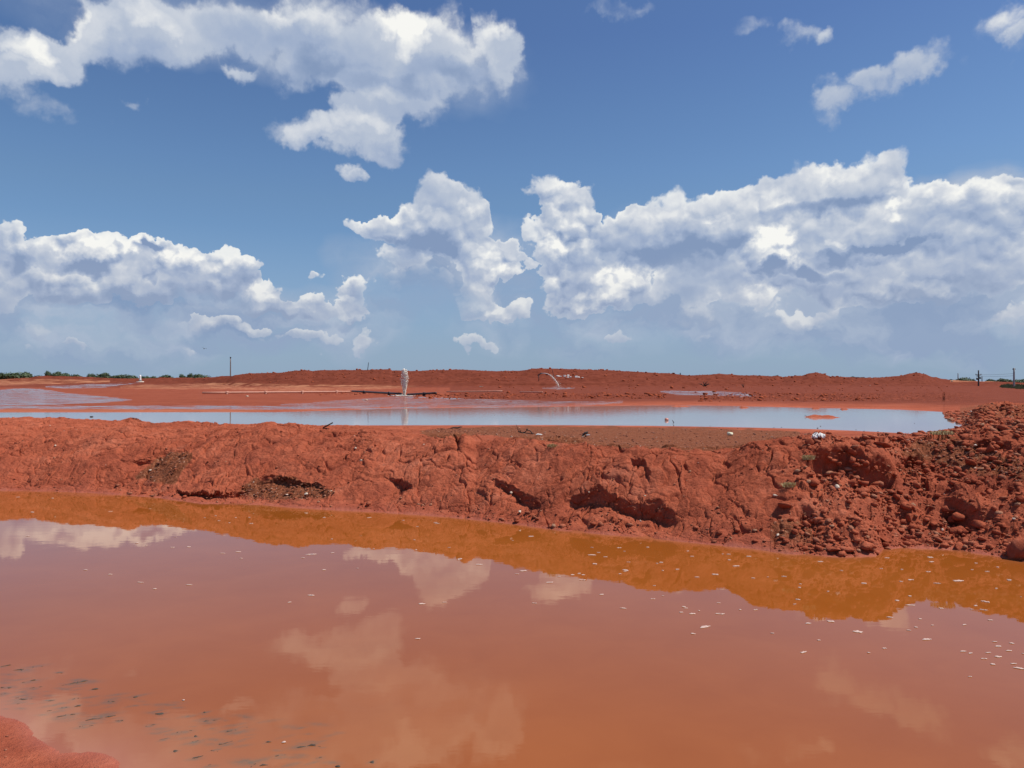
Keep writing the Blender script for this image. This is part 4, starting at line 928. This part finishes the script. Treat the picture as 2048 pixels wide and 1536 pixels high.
for i, (px, py) in enumerate(FP):
    x, y, _ = on_level(px, py, 0); o = bpy.data.objects.new("foam_fleck", FM[i % 8]); C.objects.link(o)
    s_ = rr.uniform(.008, .017) * (1.6 if rr.random() > .86 else 1) * (y / 7.0) ** .45 * (.8 if i > 66 else 1.0); o.location = (x, y, .004); o.scale = (s_ * rr.uniform(1, 2.6), s_ * rr.uniform(.7, 1.2), .022); o.rotation_euler = (0, 0, rr.gauss(0, .3))
    tag(o, "small white foam fleck floating on the muddy near water", "foam", "foam flecks floating on the near water")
soak = simple("soaked_wood", (.07, .05, .035), .8, .3, 12, .4)
for i, (px, py, L_) in enumerate(TW):
    x, y, _ = on_level(px, py, 0); w = L_ / FPX * y * .60; r2 = random.Random(i); bend = r2.uniform(-.4, .4) * w; rd = min(.010, .004 + w * .05)
    if L_ <= 14: v, f = clod(60 + i, 2); v = v * np.array([w, w * .8, .012])
    else:
        npt = 7; sl = r2.uniform(-.1, .7); yy = 0; pth = []
        for q in range(npt):
            yy += r2.uniform(-.16, .16) * w; pth.append((w * (-1 + 2 * q / (npt - 1)) + r2.uniform(-.05, .05) * w, sl * w * (-1 + 2 * q / (npt - 1)) + yy, r2.uniform(-.006, .0015)))
        pr = [tube(pth, [rd * r2.uniform(.45, 1.0) * (1 if 0 < q < npt - 1 else .4) for q in range(npt)], 6)]
        for q in range(2 if L_ > 24 else 0):
            b0_ = pth[r2.randint(1, 4)]; an = r2.uniform(-2.2, 2.2); l2 = w * r2.uniform(.25, .55); pr.append(tube([b0_, (b0_[0] + math.cos(an) * l2 * .5, b0_[1] + math.sin(an) * l2 * .6, 0), (b0_[0] + math.cos(an) * l2, b0_[1] + math.sin(an) * l2 * .8, -.004)], [rd * .6, rd * .45, rd * .2], 5))
        v, f = join(pr)
    o = mesh_obj("sunken_twig" if L_ > 14 else "sunken_clod", v, f, soak, smooth=True, loc=(x, y, -.001))
    tag(o, "dark soaked twig barely breaking the shallow water at lower left" if L_ > 14 else "dark soaked lump barely breaking the shallow water at lower left", "twig" if L_ > 14 else "lump", "twigs lying in the shallows" if L_ > 14 else "lumps lying in the shallows")

# ------------------------------------------------------------------ dry tufts, green strip
def tuft(px, py, w, n, m, lb, y1=40, hh=.07, y0=8.5):
    x, y, z_ = hit(px, py, y0, y1); r_ = np.random.RandomState(int(px)); v = []; f = []
    for k in range(n):
        a_ = r_.uniform(0, 6.28); q = r_.rand() ** .5 * w; bx, by = math.cos(a_) * q, math.sin(a_) * q * .6; L_ = r_.uniform(.4, 1) * hh; lx, ly = r_.normal(0, hh * .5, 2); b_ = len(v)
        v += [(bx - .004, by, -.01), (bx + .004, by, -.01), (bx + lx * .4 + .003, by + ly * .4, L_ * .7), (bx + lx * .4 - .003, by + ly * .4, L_ * .7), (bx + lx, by + ly, L_)]; f += [(b_, b_ + 1, b_ + 2, b_ + 3), (b_ + 3, b_ + 2, b_ + 4)]
    o = mesh_obj("dry_tuft", v, f, m, loc=(x, y, z_)); tag(o, lb, "grass tuft", "dry grass tufts on the bank"); return o
dry = simple("dry_grass", (.42, .34, .16), .9, .35, 40, .1)
tuft(1616, 918, .10, 260, dry, "pale yellow dry tuft left of the slab wall"); tuft(1578, 973, .09, 220, dry, "dry olive tuft halfway down, below the tuft by the slab wall")
tuft(1105, 894, .09, 110, dry, "thin dry tuft among the cracks near the crest"); tuft(1885, 872, .20, 260, dry, "straggling dry grass on the brown heap at right", hh=.06)
sp = Soup(); r_ = np.random.RandomState(3); gv_, gf_ = [], []
for k in range(2600):
    px = r_.uniform(2002, 2300); py = r_.uniform(766 + max(0, 2020 - px) * .12, 771 + min(1, (px - 2002) / 50) * 6); a_ = (px - 1024) / FPX; yb = 250 + (776 - py) * 9 + r_.uniform(-4, 4)
    x = a_ * yb; b_ = len(gv_); h_ = r_.uniform(.4, 1.3); w = r_.uniform(.15, .45)
    gv_ += [(x - w, yb, 0), (x + w, yb, 0), (x + w * .4 + r_.normal(0, .3), yb, h_), (x - w * .8 + r_.normal(0, .3), yb, h_ * .8)]; gf_.append((b_, b_ + 1, b_ + 2, b_ + 3))
gv_ = np.array(gv_); gb = np.repeat(gz(gv_[::4, 0], gv_[::4, 1]), 4); gv_[:, 2] += gb - .15
o = mesh_obj("green_strip", gv_, np.array(gf_), simple("green_scrub", (.13, .16, .06), .9, .5, 1.5, .1)); tag(o, "low green scrub strip at the far right", "scrub", kind='stuff')

# ------------------------------------------------------------------ poles, pipes, spouts
pole_m2 = simple("bleached_pole_wood", (.20, .16, .14), .85, .2, 6, .3); pole_m = simple("grey_pole_wood", (.12, .085, .07), .85, .25, 6, .4); rust_m = simple("rusty_pipe", (.52, .24, .16), .6, .25, 5, .2); blk_m = simple("black_pipe", (.03, .022, .02), .5, .3, 5, .2)
conc_m = simple("concrete", (.30, .29, .28), .85, .15, 4, .2); iron_m = simple("dark_iron", (.06, .06, .065), .5, .2, 10, .2, .6)
def pole(name, px, ptop, pbase, Y, rad, m, lb, cat, lean=0.0, seg=10):
    t0 = at_depth(px, pbase, Y); t1 = at_depth(px + lean, ptop, Y); e = empty(name, t0); tag(e, lb, cat)
    d_ = [t1[i] - t0[i] for i in range(3)]
    mesh_obj("shaft", *tube([tuple(-.5 * q / max(abs(d_[2]), .1) for q in d_)] + [tuple(q * k / 4 for q in d_) for k in range(5)], [rad * (1.1 - .06 * k) for k in range(6)], seg), m, e, smooth=True)
    return e, d_
e, d_ = pole("timber_pole", 461, 716, 752, 280, .21, pole_m2, "tall bare timber pole behind the pond, mirrored in it", "pole"); mesh_obj("cap", *tube([(0, 0, d_[2]), (0, 0, d_[2] + .4)], [.27, .22], 10), iron_m, e)
pole("leaning_rod", 735, 724.5, 742, 322, .14, iron_m, "thin leaning rod on top of the flat ridge", "rod", lean=2.2)
pole("thin_rod", 1107.5, 737, 755, 300, .11, iron_m, "thin dark rod leaning in front of the ridge beside the arching jet", "rod", lean=-3.2)
e, d_ = pole("marker_post", 280.5, 750, 763.5, 300, .40, simple("white_paint", (.78, .76, .72), .6, .08, 6, .1), "white marker post on a pale base at far left", "post", seg=12)
mesh_obj("base", *box(0, 0, -.05, 2.2, 1.8, .45, .06), simple("pale_base", (.70, .62, .52), .8, .12, 6), e)
mesh_obj("collar", *tube([(0, 0, .3), (0, 0, .8)], [.6, .6], 12), conc_m, e)
# power line at right
e, d_ = pole("utility_pole", 1957, 740.5, 771, 330, .32, simple("dark_pole_wood", (.06, .05, .05), .85, .25, 6), "dark wooden utility pole with a short crossarm and transformer", "utility pole")
mesh_obj("crossarm", *box(0, 0, d_[2] * .70, 2.5, .3, .3, .02), pole_m, e); mesh_obj("crossarm", *box(0, .05, d_[2] * .62, 1.6, .28, .28, .02), pole_m, e)
mesh_obj("transformer", *tube([(.75, 0, d_[2] * .44), (.75, 0, d_[2] * .55)], [.36, .36], 12), iron_m, e)
mesh_obj("switch_box", *box(-.5, 0, d_[2] * .44, .7, .6, .9, .04), iron_m, e)
for k in (-1.1, 1.1): mesh_obj("insulator", *tube([(k, 0, d_[2] * .70 + .15), (k, 0, d_[2] * .70 + .55)], [.11, .08], 8), iron_m, e)
e2, d2 = pole("concrete_pole", 2028, 736, 771, 280, .34, conc_m, "thick grey concrete pole at the right edge", "pole"); mesh_obj("top_bracket", *box(0, 0, d2[2] - .4, 1.0, .35, .35, .02), iron_m, e2)
pole("far_pole", 1916, 746.5, 763, 376, .22, pole_m2, "short grey pole behind the end of the ridge", "pole"); pole("far_post", 1964, 752.5, 762, 382, .2, pole_m, "tiny post just right of the utility pole", "post")
pa_, pb_ = at_depth(1961, 749, 330), at_depth(2027, 747, 280); pc_, pd_ = at_depth(1961, 752, 330), at_depth(2027, 751.5, 280)
for q0, q1, lb in ((pa_, pb_, "upper thin cable strung from the utility pole"), (pc_, pd_, "lower thin cable strung from the utility pole")):
    pth = [tuple(q0[i] + (q1[i] - q0[i]) * k / 12 - (.9 * 4 * (k / 12) * (1 - k / 12) * .25 if i == 2 else 0) for i in range(3)) for k in range(13)]
    o = mesh_obj("power_cable", *tube(pth, .035, 5), iron_m); tag(o, lb, "cable")
def pipe(name, pts, rad, m, cm_, lb, njoint, lift=.0):
    pp = [hit(px, py, 34) for px, py in pts]; e = empty(name, pp[0]); tag(e, lb, "pipe")
    loc = [(p[0] - pp[0][0], p[1] - pp[0][1], p[2] - pp[0][2] + rad * .8 + lift) for p in pp]
    mesh_obj("barrel", *tube(loc, rad, 12), m, e, smooth=True)
    for k in range(njoint):
        t = (k + .5) / njoint * (len(loc) - 1); i = min(int(t), len(loc) - 2); u = t - i; a_ = [loc[i][j] + (loc[i + 1][j] - loc[i][j]) * u for j in range(3)]; dd = Vector(loc[i + 1]) - Vector(loc[i]); dd = dd.normalized() * .10
        mesh_obj("coupling", *tube([tuple(Vector(a_) - dd), tuple(Vector(a_) + dd)], rad * 1.5, 12), cm_, e)
        mesh_obj("support", *box(a_[0], a_[1], a_[2] - rad * 1.4, .22, .25, rad * 1.6 + lift, .01), m, e)
    return e
def straight(p0, p1, n, Y0, Y1):
    return [(p0[0] + (p1[0] - p0[0]) * k / (n - 1), p0[1] + (p1[1] - p0[1]) * k / (n - 1)) for k in range(n)]
def pipe2(name, a, b, rad, m, cm_, lb, nj, lift):
    p0, p1 = hit(*a, 34), hit(*b, 34); e = empty(name, p0); tag(e, lb, "pipe"); d_ = Vector(p1) - Vector(p0)
    pts = [tuple(d_ * (k / 8) + Vector((0, 0, rad + lift))) for k in range(9)]
    mesh_obj("barrel", *tube(pts, rad, 12), m, e, smooth=True); u = d_.normalized() * .28
    for k in range(nj):
        c_ = d_ * ((k + .6) / nj) + Vector((0, 0, rad + lift)); mesh_obj("coupling", *tube([tuple(c_ - u), tuple(c_ + u)], rad * 1.45, 12), cm_, e)
        mesh_obj("support", *box(c_.x, c_.y, c_.z - rad - lift * .5 - .05, .4, .5, lift + rad, .01), m, e)
    return e
pipe2("slurry_pipe", (405, 788.5), (700, 786), .17, rust_m, rust_m, "long pinkish pipe raised on small supports across the left flat", 4, .08)
pipe2("dark_pipe", (704, 785.5), (803, 792), .16, blk_m, blk_m, "black pipe running to the foot of the water spout from the left", 2, .15)
pipe2("dark_pipe", (815, 792.5), (872, 790), .13, blk_m, blk_m, "short black pipe right of the water spout's foot", 1, .12)
pipe2("thin_pipe", (893, 789.5), (1005, 789.5), .09, rust_m, rust_m, "thin pale pipe lying on the clods right of the spout", 0, .35)
pipe2("thin_pipe", (1040, 791), (1085, 791), .08, rust_m, rust_m, "short thin pale pipe lying on the clods below the arching jet", 0, .35)
x, y, z_ = hit(1505, 762, 60); p0 = at_depth(1500, 760, 322); p1 = at_depth(1556, 751.5, 328); o = mesh_obj("hose", *tube([p0, tuple((p0[i] + p1[i]) / 2 - (.5 if i == 2 else 0) for i in range(3)), p1], .35, 8), blk_m); tag(o, "dark hose climbing the far ridge toward the right", "hose")
p0, p1 = at_depth(1708, 755.5, 338), at_depth(1728, 754.5, 338); o = mesh_obj("dark_beam", *box((p0[0] + p1[0]) / 2, 338, (p0[2] + p1[2]) / 2, p1[0] - p0[0], 1.5, .4, .05), blk_m); tag(o, "dark beam lying on the ridge between the two red peaks", "beam")
# white rubble strewn below the ridge
r_ = np.random.RandomState(4)
for k, px in enumerate([1113, 1121, 1126, 1130, 1133, 1136, 1143, 1150, 1154, 1160, 1165]):
    qx, qy, qz = hit(px + r_.uniform(-3, 3), 752.5 + (px - 1113) * .04 + r_.uniform(-1.6, 1.6), 60); p = (qx, qy, qz); v, f = clod(200 + k, 2); zc = float(gz([p[0]], [p[1]])[0]); s_ = r_.uniform(.25, .60) * (1.5 if 1124 < px < 1137 else 1)
    o = mesh_obj("white_rubble", v * np.array([s_ * 1.7, s_, s_ * .8]), f, white_m, loc=(p[0], p[1], zc + .1)); tag(o, "white rubble piece strewn below the ridge right of the arching jet", "rubble", "white rubble pieces below the ridge")
for px, py, s_, lb in [(731, 801, .20, "pale slab stranded on the slurry left of the spout"), (495, 793, .28, "pale rock below the long pinkish pipe"), (962, 774, .5, "pale scrap on the far flat right of the spout"), (1904, 763, .6, "white stone beside the end of the ridge"), (1740, 771, .35, "pale stone on the slope below the second red peak")]:
    x, y, z_ = hit(px, py, 34); v, f = clod(px, 2); o = mesh_obj("pale_rock", v * s_ * np.array([1.5, 1, .6]), f, stone_m, loc=(x, y, z_ + s_ * .2)); tag(o, lb, "stone")

wm_, T, bs = mat("spray_water"); gco = T.node('ShaderNodeNewGeometry').outputs['Position']
T.put(bs.inputs['Base Color'], T.mix(T.rng(T.noise(gco, 9, 4), .35, .65), (.68, .60, .50), (.90, .88, .80))); bs.inputs['Roughness'].default_value = .25; bs.inputs['IOR'].default_value = 1.33
drp = [ico(1)]
def blobs(pts, m, name, parent):
    v, f, n = [], [], 0
    bv, bf = drp[0]
    for (x, y, z_, rx, rz_) in pts: v.append(bv * np.array([rx, rx, rz_]) + np.array([x, y, z_])); f.append(bf + n); n += len(bv)
    return mesh_obj(name, np.concatenate(v), np.concatenate(f), m, parent, smooth=True)
g0 = hit(808, 792.5, 40); Yg = g0[1]; KS = Yg / 50.0; hg = (793 - 737.5) / FPX * Yg
e = empty("water_spout", g0); tag(e, "tall ragged white water spout rising from the pipe behind the pond", "water spout")
r_ = np.random.RandomState(8); n = 40; ring_ = 12; v = []; f = []
for i in range(n):
    t = i / (n - 1); zz_ = t * hg; rb_ = .02 + .068 * t ** 1.3 + .05 * max(0, t - .72) ; rb_ *= (1 - max(0, t - .93) * 9)
    rb_ *= KS; cx_ = (.03 * math.sin(t * 5) + .03 * t) * KS
    for k in range(ring_):
        th = 2 * math.pi * k / ring_; q = rb_ * (1 + (.45 + .5 * t) * float(perlin(np.array([math.cos(th) * 1.5 + 3]), np.array([t * 13 + math.sin(th)]), 17)[0]))
        v.append((cx_ + math.cos(th) * q, math.sin(th) * q, zz_))
for i in range(n - 1):
    for k in range(ring_): f.append((i * ring_ + k, i * ring_ + (k + 1) % ring_, (i + 1) * ring_ + (k + 1) % ring_, (i + 1) * ring_ + k))
f.append(tuple(range((n - 1) * ring_, n * ring_)))
mesh_obj("water_column", v, f, wm_, e, smooth=True)
pts = []
for k in range(900):
    t = r_.rand() ** .8; side = r_.choice([-1, 1], p=[.4, .6]); w = (.03 + .24 * (1 - abs(t - .66) / .66) * r_.rand() ** 1.1) * side
    pts.append(((w + .03) * KS, r_.normal(0, .07) * KS, t * hg * .97, r_.uniform(.008, .022) * KS, r_.uniform(.012, .05) * KS))
blobs(pts, wm_, "falling_spray", e)
pts = [(r_.normal(0, .32) * KS, r_.normal(0, .22) * KS, abs(r_.normal(0, .035)) * KS + .01, r_.uniform(.02, .06) * KS, r_.uniform(.012, .03) * KS) for _ in range(420)]
blobs(pts, wm_, "splash_ring", e)
mesh_obj("nozzle", *join([tube([(0, 0, -.1), (0, 0, hg * .27)], [.04 * KS, .035 * KS], 10), tube([(0, 0, .06 * KS), (0, 0, .14 * KS)], [.085 * KS, .085 * KS], 10)]), blk_m, e)
Yj = 262.0; KJ = Yj / 70.0
e = empty("arching_jet", at_depth(1083, 749, Yj)); tag(e, "thin white jet arching out of a pipe end below the far ridge", "water jet"); o0 = e.location
pth = [(1084, 746.8), (1090, 746.6), (1096, 748), (1102, 751.3), (1108, 757), (1112, 762), (1116, 768), (1118, 774)]
pp = [at_depth(a_, b_, Yj - i * 1.5) for i, (a_, b_) in enumerate(pth)]
loc = [tuple(Vector(p) - Vector(o0)) for p in pp]
mesh_obj("stream", *tube(loc, [q * KJ for q in (.035, .035, .034, .03, .028, .026, .024, .022)], 8), wm_, e, smooth=True)
pts = []
for k in range(200):
    t = r_.uniform(2.5, 7); i = int(t) if t < 7 else 6; u = t - i; p = [loc[i][j] + (loc[min(i + 1, 7)][j] - loc[i][j]) * u for j in range(3)]
    pts.append((p[0] + r_.normal(0, .05 + .03 * t) * KJ * .6, p[1] + r_.normal(0, .1) * KJ, p[2] + r_.normal(0, .05) * KJ, r_.uniform(.006, .016) * KJ, r_.uniform(.008, .03) * KJ))
blobs(pts, wm_, "droplets", e)
mesh_obj("outlet", *tube([(loc[0][0] - 1.5, 0, loc[0][2] - .7), (loc[0][0] - .5, 0, loc[0][2] - .1), (loc[0][0] + .05, 0, loc[0][2])], [.2, .2, .22], 10), iron_m, e)
mesh_obj("stand", *box(loc[0][0] - 1.1, 0, loc[0][2] - 1.6, .22, .22, 2.2, .03), iron_m, e)

# bird
bx = at_depth(408, 697.5, 55); e = empty("bird", bx); tag(e, "small dark bird gliding over the far left flats", "bird")
pr = []
bv, bf = ico(2); body = bv * np.array([.13, .035, .035]); body[:, 2] += .01 * np.cos(body[:, 0] * 12)
mesh_obj("body", np.concatenate([body]), bf, dark_m, e, smooth=True)
for s_ in (-1, 1):
    wv = []; wf = []
    for i in range(7):
        t = i / 6; ch = .075 * (1 - t * .75); xx = (.02 - .06 * t * t); wv += [(xx + ch * .5, s_ * .19 * t, .03 + .045 * math.sin(t * 2.2)), (xx - ch * .5, s_ * .19 * t, .022 + .045 * math.sin(t * 2.2)), (xx, s_ * .19 * t, .036 + .045 * math.sin(t * 2.2))]
    for i in range(6): a_ = i * 3; wf += [(a_, a_ + 3, a_ + 5, a_ + 2), (a_ + 2, a_ + 5, a_ + 4, a_ + 1), (a_ + 1, a_ + 4, a_ + 3, a_)]
    mesh_obj("wing", wv, wf, dark_m, e)
mesh_obj("tail", [(-.10, -.01, .0), (-.10, .01, .0), (-.19, .035, .004), (-.19, -.035, .004), (-.15, 0, .012)], [(0, 1, 4), (1, 2, 4), (2, 3, 4), (3, 0, 4), (0, 3, 2, 1)], dark_m, e)
e.rotation_euler = (.35, 0, 2.0)

# ------------------------------------------------------------------ trees
leaf_m, T, bs = mat("leaves"); gco = T.node('ShaderNodeNewGeometry').outputs['Position']; oi = T.node('ShaderNodeObjectInfo').outputs['Random']
lc = T.mix(T.rng(T.noise(gco, 1.1, 4), .35, .65), (.030, .050, .022), (.085, .115, .045)); lc = T.mix(T.m('MULTIPLY', oi, .35), lc, (.10, .15, .06)); T.put(bs.inputs['Base Color'], lc); bs.inputs['Roughness'].default_value = .7
bark_m = simple("bark", (.09, .065, .05), .9, .3, 5, .5)
def tree_data(seed, wid_, hgt_, lobes):
    r_ = np.random.RandomState(seed); cen = []
    for k in range(lobes):
        a_ = r_.uniform(0, 6.28); q = r_.rand() ** .6 * wid_ * .36; cen.append((math.cos(a_) * q, math.sin(a_) * q, hgt_ * r_.uniform(.45, .72) - q * .12, r_.uniform(.22, .36) * wid_))
    v, f = [], []
    for (cx_, cy_, cz_, rr_) in cen:
        for k in range(170):
            d = r_.normal(size=3); d /= np.linalg.norm(d); rad = rr_ * r_.uniform(.55, 1.08); c_ = np.array([cx_, cy_, cz_]) + d * rad * np.array([1, 1, .72]); s_ = r_.uniform(.20, .42)
            a = r_.normal(size=3); a /= np.linalg.norm(a); b = np.cross(a, d); b /= (np.linalg.norm(b) + 1e-6); n_ = len(v)
            v += [c_ - a * s_, c_ + b * s_ * .6, c_ + a * s_, c_ - b * s_ * .6]; f.append((n_, n_ + 1, n_ + 2, n_ + 3))
    tr = [tube([(0, 0, -.3), (.05, 0, hgt_ * .22), (-.03, .05, hgt_ * .5)], [.22, .16, .10], 8)]
    for (cx_, cy_, cz_, rr_) in cen: tr.append(tube([(0, 0, hgt_ * .24), (cx_ * .5, cy_ * .5, (hgt_ * .24 + cz_) * .52), (cx_, cy_, cz_)], [.10, .06, .02], 5))
    return (np.array(v), np.array(f)), join(tr)
TD = [tree_data(s_, 6.0, 5.4, 11 + s_) for s_ in range(4)]
TREES = [(14,743.5,60,"broad green tree at the very left edge"),(36,748,24,"low dark tree right of the edge tree"),(52,742,22,"square-topped tree third from the left edge"),(70,750,22,"small low tree just before the red rise"),(96,741,13,"narrow dark tree rising behind the red mound at left"),(112,741.5,20,"dark leaning tree right of the narrow tree"),(126,744.5,26,"low spreading half of the leaning tree's clump"),
         (150,748,26,"flat dark tree ending the left clump"),(183,746.5,14,"light green small tree alone before the round trees"),(205,744,28,"round dark tree in the middle of the left row"),(236,748,27,"round tree right of the middle one"),(262,748,26,"wide dark tree left of the white post"),(289,751,14,"low tree right of the white post"),
         (308,751.5,22,"low blue-green tree past the white post"),(332,748.5,26,"pale round tree past the white post"),(366,747,12,"left crown of the last pair of trees"),(380,746,14,"right crown of the last pair of trees"),(404,747,36,"wide low tree ending the left row"),
         (436,752,12,"scrubby bush near the timber pole"),(449,751.5,9,"smallest bush left of the timber pole"),(1704,752.5,16,"dark bush peeping over the ridge between the peaks"),(1889,759.5,10,"low dark bush beyond the end of the ridge"),(1905,757.5,15,"small dark tree beyond the end of the ridge"),(1929,753.5,30,"round dark tree behind the short grey pole"),
         (1943,757,12,"low tree right of the round dark tree"),(1985,757,26,"first low hedge tree right of the utility pole"),(2008,755.5,24,"low hedge tree left of the concrete pole"),(2040,756.5,36,"low hedge tree at the right border")]
td_me = []
for (lv, bv_) in TD:
    o = mesh_obj("crown", *lv, leaf_m); o2 = mesh_obj("trunk", *bv_, bark_m, smooth=True); td_me.append((o.data, o2.data)); bpy.data.objects.remove(o); bpy.data.objects.remove(o2)
for i, (px, ptop, wpx, lb) in enumerate(TREES):
    Yt = (470 if px < 1600 else 425) + (i * 37) % 60; top = at_depth(px, ptop, Yt)[2]; wv_ = wpx / FPX * Yt; b0 = float(base_z(np.array([(px - 1024) / FPX]), np.array([float(Yt)]))[0][0]) - .3
    e = empty("broadleaf_tree", (at_depth(px, HZ, Yt)[0], Yt, b0), rz=i * 1.3); hh = (top - b0) / (5.4 * .93); e.scale = (wv_ / 6.0 * 1.05, wv_ / 6.0 * 1.05, hh); tag(e, lb, "tree", "trees along the far horizon")
    for nm, k in (("crown", 0), ("trunk", 1)):
        o = bpy.data.objects.new(nm, td_me[i % 4][k]); C.objects.link(o); o.parent = e
